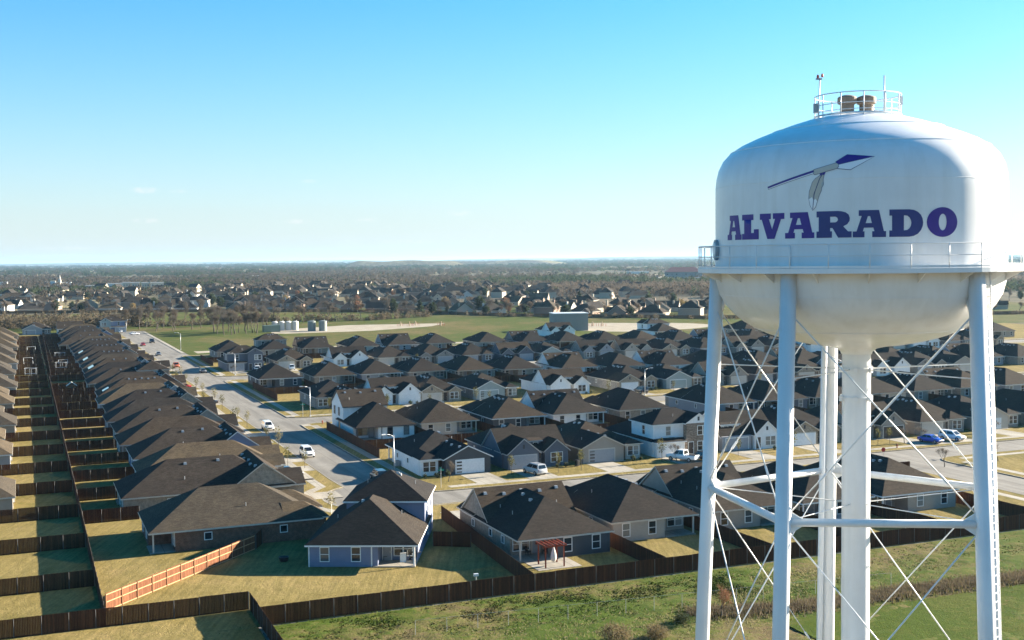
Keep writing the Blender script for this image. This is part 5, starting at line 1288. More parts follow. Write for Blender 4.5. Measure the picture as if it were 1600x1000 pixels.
for x in (-1.8, 1.8):
    MB().tube((x, 0, 0), (x, 0, 1.6), .04, .04, 6).build('upright', MATS['trim_white'], t); MB().tube((x, 0, 1.6), (x, 1.2, 0), .03, .03, 6).build('brace', MATS['trim_white'], t)
MB().tube((-1.8, 0, 1.6), (1.8, 0, 1.6), .04, .04, 6).build('crossbar', MATS['trim_white'], t); MB().tube((-1.8, 1.2, .03), (1.8, 1.2, .03), .03, .03, 6).build('ground_bar', MATS['trim_white'], t)
t = thing('security_light', 'pale box lamp on a post above the long fence', 'lamp', W(113.3, 42.6, GZ), GRID)  # small camera box on a pole, not a light
MB().tube((0, 0, 0), (0, 0, 2.2), .04, .04, 6).build('post', MATS['galvanised'], t); MB().box(-.25, .25, -.12, .14, 2.2, 2.45).build('housing', MATS['metal_light'], t)
# play equipment in the left yards
def trampoline(u, v, label):
    t = thing('trampoline', label, 'trampoline', W(u, v, GZ), 0, 'play equipment in the left yards')
    MB().lathe([(0, .8), (1.7, .8), (1.72, .83), (1.9, .82), (1.9, .76), (0, .78)], 24).build('mat', MATS['black_plastic'], t)
    for k in range(6):
        a = k * PI / 3; MB().tube((1.88 * math.cos(a), 1.88 * math.sin(a), 0), (1.88 * math.cos(a), 1.88 * math.sin(a), 2.5), .03, .03, 6).build('pole', MATS['metal_light'], t)
    MB().lathe([(1.86, 2.47), (1.9, 2.5), (1.86, 2.53), (1.83, 2.5), (1.86, 2.47)], 24).build('top_ring', MATS['metal_light'], t)
trampoline(417, 11.5, 'netted trampoline in the yard beyond the crossing fence, left of the solar roof'); trampoline(462, 12.4, 'farther trampoline frame in the left yards'); trampoline(398, 2, 'trampoline frame in the left edge yards')
def swing(u, v, label):
    t = thing('swing_frame', label, 'swing', W(u, v, GZ), GRID + .2, 'play equipment in the left yards')
    for x in (-1.5, 1.5):
        for y in (-.8, .8): MB().tube((x, y, 0), (x, 0, 2.3), .045, .045, 6).build('leg', MATS['metal_light'], t)
    MB().tube((-1.6, 0, 2.3), (1.6, 0, 2.3), .05, .05, 6).build('top_bar', MATS['metal_light'], t)
    for x in (-.5, .5): MB().box(x - .2, x + .2, -.1, .1, .5, .54).build('seat', MATS['plastic_blue'], t)
swing(446, 1.5, 'swing frame in the left edge yards'); swing(430, 12.5, 'swing frame in the yards behind the left row'); swing(505, 3, 'farthest swing frame in the left yards')
t = thing('playhouse', 'little wooden playhouse with pale roof edges in the left row yards', 'playhouse', W(345, 12, GZ), GRID)
MB().box(-1.1, 1.1, -.9, .9, 0, 1.7).build('wall', MATS['fence_rail_dark'], t)
for s in (-1, 1):
    r_ = MB(); r_.v = [(0, -1.1, 2.6), (0, 1.1, 2.6), (s * 1.4, 1.1, 1.55), (s * 1.4, -1.1, 1.55), (0, -1.1, 2.5), (0, 1.1, 2.5), (s * 1.4, 1.1, 1.45), (s * 1.4, -1.1, 1.45)]; r_.f = [(0, 1, 2, 3), (7, 6, 5, 4), (0, 3, 7, 4), (1, 5, 6, 2), (2, 6, 7, 3)]
    r_.build('roof', MATS['trim_tan'], t)
MB().box(-.3, .3, -.94, -.9, 0, 1.3).build('door', MATS['door_dark'], t)
# chain-link fence in the weeds
t = thing('chain_link_fence', 'thin wire fence on galvanised posts crossing the weeds', 'fence', (0, 0, 0))
cp = [(104 - .10 * k * 3, 33 + 3.0 * k) for k in range(0, 18)]
prev = None
for u, v in cp:
    p = W(u, v, .1); MB().tube((0, 0, 0), (0, 0, 1.4), .022, .022, 6).build('post', MATS['metal_gray'], t, p)
    if prev is not None: MB().tube(prev + Vector((0, 0, 1.4)), p + Vector((0, 0, 1.4)), .011, .011, 5).build('top_wire', MATS['metal_gray'], t)
    prev = p
# ------------------------------------------------------------------ vegetation
def nth(n): return '%d%s' % (n, 'th' if 10 <= n % 100 <= 20 else {1: 'st', 2: 'nd', 3: 'rd'}.get(n % 10, 'th'))
def bark(name, c): return paint(name, c, 0.95, 0.1, 0.2)
bark('bark_gray', (0.115, 0.095, 0.078)); bark('twig_gray', (0.108, 0.094, 0.08)); bark('twig_brown', (0.115, 0.092, 0.072)); bark('twig_red', (0.19, 0.10, 0.06)); bark('twig_gold', (0.26, 0.19, 0.085))
def see_through(name, k=0.45):
    """thin twigs and leaves pass some of the light that strikes their far side"""
    m = MATS[name]; nt = m.node_tree; b = nt.nodes['Principled BSDF']; out = nt.nodes['Material Output']
    tl = nt.nodes.new('ShaderNodeBsdfTranslucent'); nt.links.new(b.inputs['Base Color'].links[0].from_socket, tl.inputs['Color'])
    mx = nt.nodes.new('ShaderNodeMixShader'); mx.inputs[0].default_value = k; nt.links.new(b.outputs[0], mx.inputs[1]); nt.links.new(tl.outputs[0], mx.inputs[2]); nt.links.new(mx.outputs[0], out.inputs['Surface'])
def leafmat(name, c1, c2):
    m, nt, b = _bsdf(name, 0.8, 0.15)
    n = noise(nt, 0.9, 3, .6, worldpos(nt)); nt.links.new(ramp(nt, n, [(.3, c1), (.7, c2)]), b.inputs['Base Color'])
leafmat('leaf_olive', (0.075, 0.078, 0.026), (0.14, 0.125, 0.048)); leafmat('leaf_dark', (0.022, 0.034, 0.018), (0.05, 0.062, 0.03)); leafmat('leaf_pale', (0.15, 0.14, 0.07), (0.24, 0.21, 0.11)); leafmat('brush_brown', (0.07, 0.056, 0.04), (0.135, 0.108, 0.07))
def mesh_wood(name):
    m, nt, b = _bsdf(name, 1.0, 0.05)
    p = worldpos(nt); n = noise(nt, 0.02, 4, .65, p); n2 = noise(nt, 0.12, 3, .6, p)
    a = mth(nt, 'MULTIPLY_ADD', n2, .5, mth(nt, 'MULTIPLY', n, .6))
    return m, nt, b, a
m, nt, b, a = mesh_wood('woods_brown'); nt.links.new(ramp(nt, a, [(.35, (0.046, 0.041, 0.036)), (.52, (0.072, 0.059, 0.047)), (.62, (0.084, 0.069, 0.055)), (.72, (0.108, 0.094, 0.066))]), b.inputs['Base Color'])
m, nt, b, a = mesh_wood('woods_green'); nt.links.new(ramp(nt, a, [(.35, (0.022, 0.033, 0.018)), (.6, (0.045, 0.055, 0.028)), (.75, (0.085, 0.085, 0.04))]), b.inputs['Base Color'])

leafmat('brush_tan', (0.105, 0.082, 0.045), (0.19, 0.15, 0.085))
for q in ('twig_gray', 'twig_brown', 'twig_red', 'twig_gold', 'leaf_olive', 'leaf_dark', 'leaf_pale', 'brush_brown', 'brush_tan', 'woods_brown', 'woods_green'): see_through(q)
def bare_tree(seed, h=10.0, spread=0.8, twigs=1.0):
    """returns (trunk mesh, crown mesh): limbs as tapered tubes, twigs as thin blades"""
    rnd = random.Random(seed); tr = MB(); cr = MB()
    def blade(a, d, L, w):
        s = d.orthogonal().normalized(); s.rotate(Matrix.Rotation(rnd.uniform(0, 6.28), 3, d)); s *= w
        e = a + d * L; k = len(cr.v); cr.v += [tuple(a - s), tuple(a + s), tuple(e)]; cr.f.append((k, k + 1, k + 2))
    def grow_(a, d, L, r, lv):
        n = 3 if lv < 2 else 2
        p = a; dd = d.copy()
        for i in range(n):
            dd = (dd + Vector((rnd.uniform(-1, 1), rnd.uniform(-1, 1), rnd.uniform(-.3, .7))) * .16).normalized()
            q = p + dd * (L / n); r2 = r * (1 - .28 / n * (i + 1))
            (tr if lv < 2 else cr).tube(p, q, r, r2, 6 if lv < 2 else 3, False); p, r = q, r2
            if lv >= 2:
                for _ in range(int(3 * twigs)):
                    td = (dd + Vector((rnd.uniform(-1, 1), rnd.uniform(-1, 1), rnd.uniform(-.4, .9))) * .95).normalized(); blade(p - dd * rnd.uniform(0, L / n), td, rnd.uniform(.5, 1.15) * h / 10, .016 * h / 10)
        if lv < 4:
            for i in range((4, 4, 3, 3)[lv]):
                az = rnd.uniform(0, 6.28); s = spread * rnd.uniform(.65, 1.15)
                nd = (dd + Vector((math.cos(az) * s, math.sin(az) * s, rnd.uniform(.0, .55)))).normalized()
                grow_(p - dd * (L * rnd.uniform(0, .35)), nd, L * rnd.uniform(.58, .8), r * rnd.uniform(.55, .72), lv + 1)
        else:
            for _ in range(int(6 * twigs)):
                td = (dd + Vector((rnd.uniform(-1, 1), rnd.uniform(-1, 1), rnd.uniform(-.5, .8))) * .9).normalized(); blade(p, td, rnd.uniform(.6, 1.3) * h / 10, .017 * h / 10)
    grow_(Vector((0, 0, -.2)), Vector((0, 0, 1)), h * .30, h * .021, 0)
    return tr.make('trunk'), cr.make('crown')
def leaf_tree(seed, h, rx, rz, n, size, shape='round', th=0.1):
    rnd = random.Random(seed); tr = MB(); cr = MB()
    tr.tube((0, 0, -.1), (.03, 0, h * .55), th, th * .6, 7); 
    zc = h - rz
    for k in range(6):
        a = k * 1.05 + rnd.uniform(0, .5); tr.tube((0, 0, h * (.3 + .04 * k)), (rx * .6 * math.cos(a), rx * .6 * math.sin(a), zc + rz * rnd.uniform(-.2, .5)), th * .4, th * .15, 5)
    for i in range(n):
        while True:
            p = Vector((rnd.uniform(-1, 1), rnd.uniform(-1, 1), rnd.uniform(-1, 1)))
            if p.length < 1: break
        p *= (.45 + .55 * rnd.random()) / max(p.length, .2) * (p.length ** .5)
        if shape == 'cone': t_ = (p.z + 1) / 2; p.x *= (1.05 - t_); p.y *= (1.05 - t_)
        c = Vector((p.x * rx, p.y * rx, zc + p.z * rz)); c += Vector((math.sin(c.z * 3 + seed), math.cos(c.x * 4), 0)) * rx * .12
        d = Vector((rnd.uniform(-1, 1), rnd.uniform(-1, 1), rnd.uniform(-.6, 1))).normalized(); s = d.orthogonal().normalized(); s.rotate(Matrix.Rotation(rnd.uniform(0, 6.28), 3, d)); t2 = d.cross(s); z = size * rnd.uniform(.6, 1.3)
        k = len(cr.v); cr.v += [tuple(c + s * z), tuple(c + t2 * z * .7), tuple(c - s * z), tuple(c - t2 * z * .7)]; cr.f.append((k, k + 1, k + 2, k + 3))
    return tr.make('trunk'), cr.make('crown')
def tree(name, ms, mats, loc, sc, rz, label, cat, group):
    t = thing(name, label, cat, loc, rz, group); t.scale = (sc, sc, sc * random.uniform(.92, 1.1))
    add('trunk', ms[0], MATS[mats[0]], t); add('crown', ms[1], MATS[mats[1]], t); return t
random.seed(11)
BARE = [bare_tree(s, 11, .46 + .08 * (s % 3), 1.3) for s in (1, 2, 3, 4)]
# young street trees
SAP = [leaf_tree(s, 3.6, .75, 1.25, 150, .11, th=.045) for s in (1, 2, 3)]
SAPB = bare_tree(9, 4.0, .55, .7)
k = 0
for u in range(12):
    uu_ = 199 + u * 16.7 + (3 if u % 2 else -2)
    for dv in (0, ) if u % 3 else (0, -2.6):
        p = W(uu_ - dv, 43.4 + dv * .9, GZ); tree('young_tree', SAP[k % 3], ('bark_gray', ('leaf_pale', 'leaf_olive')[k % 2]), p, .95 + .1 * (k % 3), k, 'young street tree left of the long street, %s counting away from camera' % ORD[k + 1], 'tree', 'young street trees'); k += 1
for i, (u, v, sp) in enumerate([(174.6, 80.2, 0), (174.6, 84.4, 0), (176, 100.4, 0), (175.6, 103.0, 1), (175.5, 115.4, 0), (176, 127.2, 0), (174.5, 145.0, 0), (174.6, 147.8, 0), (173.8, 154.2, 1), (173.8, 150.5, 1), (174, 169.5, 1), (174, 172.6, 1), (268.5, 89.6, 0), (268.0, 79.0, 0), (268.4, 101.5, 0), (268.4, 105, 0), (268.5, 65.2, 0), (268, 137.4, 0), (268.2, 156.5, 0), (176, 72.5, 0), (175, 61.4, 1), (268, 168, 0), (268, 183, 0), (375, 72, 1), (375, 104.8, 0), (375, 60.5, 1), (375, 121, 0), (375, 176, 0), (152.0, 140, 1), (152, 151.5, 1)]):
    if sp: tree('young_tree', SAPB, ('bark_gray', 'twig_gray'), W(u, v, GZ), 1.0, i, 'bare young front-yard tree, number %s from left among the rows' % ORD[min(25, i)] if i < 26 else 'bare young tree beside the side street behind the tower, %s one' % ('left' if i == 28 else 'right'), 'tree', 'young front-yard trees')
    else: tree('young_tree', SAP[i % 3], ('bark_gray', 'leaf_olive'), W(u, v, GZ), .9 + .12 * (i % 3), i, 'small olive-leaved front-yard tree, %s of those beyond near street' % (ORD[i + 1] if i < 25 else ORD[i - 24] + ' far one'), 'tree', 'young front-yard trees')
tree('young_tree', SAP[1], ('trim_white', 'leaf_pale'), W(157.2, 38.2, GZ), 1.0, 1.0, 'staked young tree with white-wrapped trunk on the lawn between red and blue houses', 'tree', 'young street trees')
for i in range(5):
    t = thing('tree_stake', 'short brown stake on the lawn corner by the wrapped young tree, %s one' % ORD[i + 1], 'stake', W(158.5 + .5 * i, 36.6 + .35 * (i % 3), GZ), .3 * i, 'stakes at the lawn corner')
    MB().box(-.07, .07, -.07, .07, 0, .75).build('stake_post', MATS['cedar_red'], t); MB().box(-.08, .08, -.08, .08, .75, .8).build('stake_cap', MATS['fence_rail'], t)
# bare trees along the field
bt = [(578, 93), (584, 101), (596, 92), (590, 88), (598, 108), (583, 106), (594, 112), (606, 96), (581, 90), (593, 99), (589, 105), (586, 96), (601, 115), (604, 104), (612, 90), (628, 63), (622, 71), (635, 82), (652, 57), (640, 74), (648, 66), (646, 88), (618, 108), (676, 120), (672, 134), (668, 148), (660, 160), (690, 172), (655, 98), (664, 110), (600, 88), (698, 190), (664, 46), (672, 52), (700, 205), (720, 160), (716, 140), (710, 120), (705, 98), (700, 80), (684, 60), (690, 66), (682, 84), (688, 104), (684, 128), (690, 150), (676, 64), (680, 72), (694, 58), (668, 62), (660, 70)]
for i, (u, v) in enumerate(bt):
    tree('bare_tree', BARE[i % 4], ('bark_gray', ('twig_gray', 'twig_brown')[i % 2]), W(u, v, 0), random.uniform(1.0, 1.45), random.uniform(0, 6), 'bare leafless tree in the line along the field, %s counted from its near end' % nth(i + 1), 'tree', 'bare trees along the field')
EVER = [leaf_tree(s, 9, 3.6, 4.3, 900, .5, 'cone' if s == 1 else 'round', .25) for s in (1, 2)]
for i, (u, v, s_) in enumerate([(724, 236, 1.1), (728, 246, .9), (745, 262, .6), (742, 284, 1.15), (738, 294, 1.0), (748, 302, .8), (735, 272, .55), (980, 160, 1.1), (1015, 130, 1.2), (1050, 190, 1.1), (870, 420, 1.0), (905, 395, .9), (640, 585, 1.2)]):
    tree('evergreen_tree', EVER[i % 2], ('bark_gray', 'leaf_dark'), W(u, v, 0), s_, i, ('dark evergreen standing at the far edge of the field, %s from left' if i < 7 else 'dark evergreen among the distant houses, %s from left') % ORD[i + 1 if i < 7 else i - 6], 'tree', 'evergreen trees')
# shrubs and brush near the tower
def brush(name, label, pts, hgt, wid, n, mats, seed, blade=.05):
    rnd = random.Random(seed); m_ = MB()
    for i in range(n):
        t_ = rnd.random() * (len(pts) - 1); k_ = int(t_); f_ = t_ - k_
        u = pts[k_][0] * (1 - f_) + pts[k_+1][0] * f_ + rnd.gauss(0, wid * .45); v = pts[k_][1] * (1 - f_) + pts[k_+1][1] * f_ + rnd.gauss(0, wid * .3)
        p = W(u, v, .08); hh = hgt * rnd.uniform(.35, 1.0)
        d = Vector((rnd.uniform(-.6, .6), rnd.uniform(-.6, .6), 1)).normalized(); s = Vector((rnd.uniform(-1, 1), rnd.uniform(-1, 1), 0)).normalized() * blade * rnd.uniform(.6, 1.6)
        q = len(m_.v); m_.v += [tuple(p - s), tuple(p + s), tuple(p + d * hh)]; m_.f.append((q, q + 1, q + 2))
    return m_.build(name, MATS[mats], kind='stuff', label=label, category='brush')
ditch = [(99, 60), (97, 68), (96, 76), (96.5, 84), (96, 92), (95.5, 98), (95, 106), (94, 120)]
brush('ditch_brush', 'dark dry brush growing along the ditch behind the tower legs', ditch, .6, 2.0, 30000, 'brush_brown', 1, .05)
brush('ditch_brush', 'olive weeds along the ditch behind the tower legs', ditch, .5, 2.6, 9000, 'leaf_olive', 7)
tufts = [(110, 22), (106, 40), (104, 60), (103, 80), (108, 110)]
brush('weed_tufts', 'clumpy green weeds on the tower grounds', tufts, .11, 7.5, 14000, 'weeds', 2, .08)
brush('weed_tufts', 'dry straw-coloured weeds on the tower grounds', [(99, 25), (98, 42), (97, 60), (106, 75), (101, 100)], .2, 6.5, 12000, 'leaf_pale', 3, .05)
brush('weed_tufts', 'bright weeds on the tower grounds', [(108, 24), (109, 48), (108, 70), (105, 66)], .14, 4.0, 12000, 'weeds', 5, .09)
SHR = [leaf_tree(s + 20, 1.5, 1.5, .8, 2600, .055, th=.04) for s in (1, 2)]
tree('shrub', SHR[0], ('bark_gray', 'brush_tan'), W(94.6, 49.2, 0), 1.2, .4, 'rounded dry tan shrub cut by the bottom edge left of the tower leg', 'shrub', 'shrubs in the weeds')
tree('shrub', SHR[1], ('bark_gray', 'leaf_dark'), W(97.2, 57.6, 0), .7, .4, 'small dark shrub just left of the leftmost tower leg', 'shrub', 'shrubs in the weeds')
tree('shrub', SHR[1], ('bark_gray', 'brush_tan'), W(94.2, 53.0, 0), .9, 2.4, 'low brown shrub at the bottom edge beside the tower leg', 'shrub', 'shrubs in the weeds')
tree('bare_tree', bare_tree(31, 4.6, .7, 1.0), ('bark_gray', 'twig_red'), W(97.0, 62.0, 0), 1.0, 0, 'bare reddish sapling in the weeds between the two left tower legs', 'tree', None) if False else None
t = tree('bare_tree', bare_tree(31, 4.6, .7, .8), ('bark_gray', 'twig_red'), W(97.0, 62.0, 0), 1.0, 0, 'bare reddish sapling in the weeds between the two left tower legs', 'tree', 'saplings in the weeds')
# small foundation shrubs along house fronts
SH2 = leaf_tree(41, .8, .45, .4, 90, .1, th=.03)
for i, (u, v) in enumerate([(179.2, 58.9), (178.9, 60.8), (178.9, 62.6), (178.8, 82.0), (178.8, 83.6), (179, 96.4), (179, 98), (178.6, 110.6), (178.6, 112), (178.4, 125), (178.4, 126.4), (273, 86.2), (273, 88), (273, 152.6), (273, 154), (273, 133.5), (273, 135)]):
    tree('shrub', SH2, ('bark_gray', 'leaf_dark'), W(u, v, GZ), 1 + .2 * (i % 3), i, 'low dark shrub by the house fronts, %s from left' % ORD[i + 1], 'shrub', 'foundation shrubs')

# ------------------------------------------------------------------ well site and large far buildings
paint('tank_gray', (0.19, 0.215, 0.205), .5); paint('tank_green', (0.11, 0.16, 0.14), .5); paint('clad_gray', (0.22, 0.225, 0.215), .6); paint('clad_white', (0.56, 0.54, 0.50), .6); paint('clad_cream', (0.60, 0.50, 0.38), .7); paint('roof_maroon', (0.12, 0.045, 0.045), .7); paint('pump_tan', (0.40, 0.30, 0.2), .7)
def store_tank(u, v, r_, h_, mat, label):
    t = thing('storage_tank', label, 'tank', W(u, v, .03), 0, 'tanks on the well site')
    MB().lathe([(0, 0), (r_, 0), (r_, h_), (r_ * .5, h_ + .25), (0, h_ + .35)], 28).build('shell', MATS[mat], t, smooth=False)
    for z in (h_ * .33, h_ * .66, h_ - .05): MB().lathe([(r_, z - .04), (r_ + .05, z - .04), (r_ + .05, z + .04), (r_, z + .04)], 28).build('band', MATS[mat], t)
    MB().tube((r_ * .4, 0, h_), (r_ * .4, 0, h_ + .8), .15, .15, 8).build('hatch', MATS[mat], t)
store_tank(588, 134.5, 2.0, 4.9, 'tank_gray', 'left one of two pale storage tanks on the well site'); store_tank(585.5, 139.6, 2.0, 5.0, 'tank_gray', 'right one of two pale storage tanks on the well site')
for i in range(4): store_tank(601 - .4 * i, 118.5 + 3.4 * i, 1.6, 4.4, 'clad_white', 'white tank behind the green container, %s from left' % ORD[i + 1])
t = thing('container', 'dark green steel container in front of the white tanks', 'container', W(590, 114.5, .03), GRID + .1)
MB().box(-4.2, 4.2, -1.3, 1.3, .1, 3.4).build('shell', MATS['tank_green'], t)
for k in range(14): MB().box(-4.1 + .62 * k, -3.85 + .62 * k, -1.36, -1.3, .2, 3.3).build('rib', MATS['tank_green'], t)
for x in (-3.2, 3.2): MB().box(x - .3, x + .3, -1.2, 1.2, 0, .1).build('skid', MATS['metal_gray'], t)
def wellhead(u, v, label):
    t = thing('wellhead', label, 'wellhead', W(u, v, .03), .5, 'wellheads on the pads')
    MB().tube((0, 0, 0), (0, 0, 2.4), .3, .2, 10).build('stem', MATS['pump_tan'], t); MB().tube((-.9, 0, 1.2), (.9, 0, 1.2), .14, .14, 8).build('cross_pipe', MATS['pump_tan'], t); MB().tube((0, -.6, 1.8), (0, .6, 1.8), .1, .1, 8).build('valve', MATS['pump_tan'], t)
    for a in range(4): MB().box(-.06, .06, -.06, .06, 0, 1.4).build('guard_post', MATS['sign_red'], t, (2.0 * math.cos(a * 1.57 + .7), 2.0 * math.sin(a * 1.57 + .7), 0))
for i, (u, v) in enumerate(((604, 186), (601, 190), (606, 195), (596, 206), (548, 272), (545, 276))): wellhead(u, v, 'small tan wellhead on the gravel, %s from left' % ORD[i + 1])
t = thing('metal_building', 'tall windowless gray metal building behind the last row of houses', 'building', W(524, 247, 0), GRID - .25)
MB().box(-8.5, 8.5, -6, 6, 0, 8.3).build('wall', MATS['clad_gray'], t); MB().box(-8.7, 8.7, -6.2, 6.2, 8.303, 8.6).build('roof', MATS['metal_light'], t)
for k in range(13): MB().box(-8.2 + 1.35 * k, -8.1 + 1.35 * k, -6.05, -6, .1, 8.2).build('wall_rib', MATS['clad_gray'], t)
for x in (-4.8, -3.2): MB().tube((x, -7.6, 0), (x, -7.6, 3.6), .7, .7, 14).build('side_tank', MATS['clad_white'], t)
def far_building(px, D, w, dpt, h_, mat, roofm, label, rz=.25, gable=False, wins=0):
    x = (px - 800) / F_PX * D; t = thing('large_building', label, 'building', (x, D, 0), rz, 'large buildings of the far town')
    MB().box(-w/2, w/2, -dpt/2, dpt/2, -1, h_).build('wall', MATS[mat], t)
    if gable:
        r_ = MB(); r_.v = [(-w/2 - 1, -dpt/2 - 1, h_), (w/2 + 1, -dpt/2 - 1, h_), (w/2 + 1, dpt/2 + 1, h_), (-w/2 - 1, dpt/2 + 1, h_), (-w/2 + dpt * .3, 0, h_ + dpt * .22), (w/2 - dpt * .3, 0, h_ + dpt * .22)]; r_.f = [(0, 1, 5, 4), (2, 3, 4, 5), (3, 0, 4), (1, 2, 5), (3, 2, 1, 0)]; r_.build('roof', MATS[roofm], t)
    else: MB().box(-w/2 - .3, w/2 + .3, -dpt/2 - .3, dpt/2 + .3, h_ + .01, h_ + .7).build('roof', MATS[roofm], t)
    for i in range(wins):
        for j in range(2 if h_ > 6 else 1): MB().box(-.9, .9, -.08, .02, -.8, .8).build('window', MATS['glass'], t, (-w/2 + w * (i + .5) / wins, -dpt/2, h_ * (.3 + .4 * j)))
for i, (px, D, w) in enumerate(((199, 1520, 10), (213, 1510, 10), (228, 1500, 9), (246, 1495, 16))): far_building(px, D, w, 13, 10, 'clad_cream', 'clad_white', 'cream block of the distant apartments, %s from left' % ORD[i + 1], .35, False, 3)
far_building(180, 1750, 27, 14, 5, 'clad_white', 'clad_white', 'long white flat-roofed building left of the cream apartments'); far_building(143, 1640, 14, 10, 4.5, 'clad_white', 'clad_white', 'small white shed left of the cream apartments'); far_building(156, 1700, 12, 8, 3.5, 'clad_white', 'metal_light', 'low pale shed beside the white shed in the far town')
far_building(100, 1900, 24, 12, 5, 'clad_white', 'metal_light', 'white church hall at the far left'); far_building(76, 2050, 24, 12, 5, 'clad_white', 'clad_white', 'white building left of the far church'); far_building(5, 1800, 14, 14, 8, 'clad_white', 'metal_gray', 'pale building at the far left edge below the horizon'); far_building(27, 1650, 10, 8, 4, 'clad_white', 'clad_white', 'little white shed near the left edge')
t = thing('church_spire', 'pale church spire rising over the far left town', 'spire', ((94.5 - 800) / F_PX * 1890, 1890, 0)); MB().box(-1.8, 1.8, -1.8, 1.8, 0, 9).build('tower', MATS['clad_cream'], t); MB().tube((0, 0, 9), (0, 0, 18), 2.2, .1, 4).build('spire', MATS['trim_tan'], t)
far_building(1068, 1900, 58, 34, 12, 'clad_gray', 'roof_maroon', 'large building with dark red hipped roof on the far right', -.1, True, 8); far_building(997, 2600, 46, 18, 5, 'clad_white', 'clad_white', 'long low white building above the pale far field'); far_building(1088, 1750, 22, 12, 5, 'clad_white', 'metal_light', 'low white building below the red-roofed one'); far_building(1040, 1800, 20, 10, 4, 'clad_cream', 'metal_light', 'low cream building left of the red-roofed one')
far_building(520, 2100, 30, 12, 5, 'clad_white', 'clad_white', 'low white building in the middle distance'); far_building(555, 1900, 14, 10, 5, 'clad_white', 'metal_light', 'white shed in the middle distance'); far_building(395, 2500, 34, 14, 6, 'clad_white', 'clad_white', 'long white building left of the middle distance'); far_building(290, 1900, 20, 10, 5, 'clad_white', 'metal_light', 'pale shed right of the cream apartments'); far_building(378, 1850, 14, 10, 5, 'clad_cream', 'metal_light', 'cream shed right of the cream apartments'); far_building(915, 1750, 12, 9, 4, 'clad_white', 'clad_white', 'white shed on the right above the bare wood')
sheet('far_field', ccw([(x_, y_) for x_, y_ in ((180, 2050), (285, 2000), (320, 2480), (210, 2560))]), .06, 'gravel'); sheet('far_field', ccw([(-560, 2250), (-260, 2200), (-250, 2420), (-600, 2480)]), .06, 'field'); sheet('far_field', ccw([(40, 1380), (170, 1330), (190, 1420), (50, 1480)]), .06, 'gravel')

# ------------------------------------------------------------------ far subdivision
def far_design(kind):
    h = House(False); E = 2.8
    if kind == 0:
        h.wbox(-8, 8, -6, 6, -.5, E); h.roof(-8, 8, -6, 6, E, .7, 'x', 'hip', 'hip', .5); h.wbox(2, 7, -8, 0, -.5, E); h.roof(2, 7, -8, 0, E, .8, 'y', 'gable', 'open', .4); h.win(-3, -6, 'F', 1.5, 'wide'); h.win(-6, -6, 'F', 1.5, 'wide')
    elif kind == 1:
        h.wbox(-8, 8, -5.5, 5.5, -.5, E); h.roof(-8, 8, -5.5, 5.5, E, .72, 'x', 'gable', 'gable', .5, 'wall'); h.win(-4, -5.5, 'F', 1.5, 'wide'); h.win(4, -5.5, 'F', 1.5, 'wide'); h.win(8, 0, 'R', 1.5, 'wide')
    elif kind == 2:
        h.wbox(-6.5, 6.5, -6, 6, -.5, 5.6); h.roof(-6.5, 6.5, -6, 6, 5.6, .68, 'x', 'hip', 'hip', .5); h.wbox(-1, 5, -7.5, 0, -.5, 5.6); h.roof(-1, 5, -7.5, 0, 5.6, .8, 'y', 'gable', 'open', .4)
        for x in (-4.6, 2): h.win(x, -6 if x < 0 else -7.5, 'F', 4.2, 'wide'); h.win(x, -6 if x < 0 else -7.5, 'F', 1.6, 'wide')
    else:
        h.wbox(-5.5, 5.5, -8, 8, -.5, E); h.roof(-5.5, 5.5, -8, 8, E, .75, 'y', 'hip', 'gable', .5, 'wall'); h.wbox(3, 8, -3, 5, -.5, E); h.roof(2, 8, -3, 5, E, .7, 'x', 'open', 'gable', .4, 'wall'); h.win(-2, -8, 'F', 1.5, 'wide'); h.win(2, -8, 'F', 1.5, 'wide')
    h.put('chimney', MB().box(-.5, .5, -.5, .5, 2, 7.2 if kind != 2 else 9.6).make('chimney'), 'front', (-4.5, 2.5, 0))
    return h.e
FARD = [far_design(k) for k in range(4)]
paint('far_tan', (0.30, 0.24, 0.185), .9); paint('far_cream', (0.40, 0.34, 0.265), .9); paint('far_pink', (0.25, 0.175, 0.135), .9); paint('far_white', (0.48, 0.46, 0.42), .9); shingle('roof_gray', (0.045, 0.042, 0.041), (0.066, 0.062, 0.059))
random.seed(21)
import bisect
nodes_ = [(-420, 858), (-366, 846), (-274, 845), (-182, 838), (-89, 800), (0, 728), (113, 673), (300, 690), (480, 720)]
def base_y(x):
    for a, c in zip(nodes_, nodes_[1:]):
        if a[0] <= x <= c[0]: return a[1] + (c[1] - a[1]) * (x - a[0]) / (c[0] - a[0])
    return nodes_[0][1] if x < nodes_[0][0] else nodes_[-1][1]
FARPOS = []
rowoff = [14, 62, 92, 142, 174, 226, 262, 318]
cnt = 0
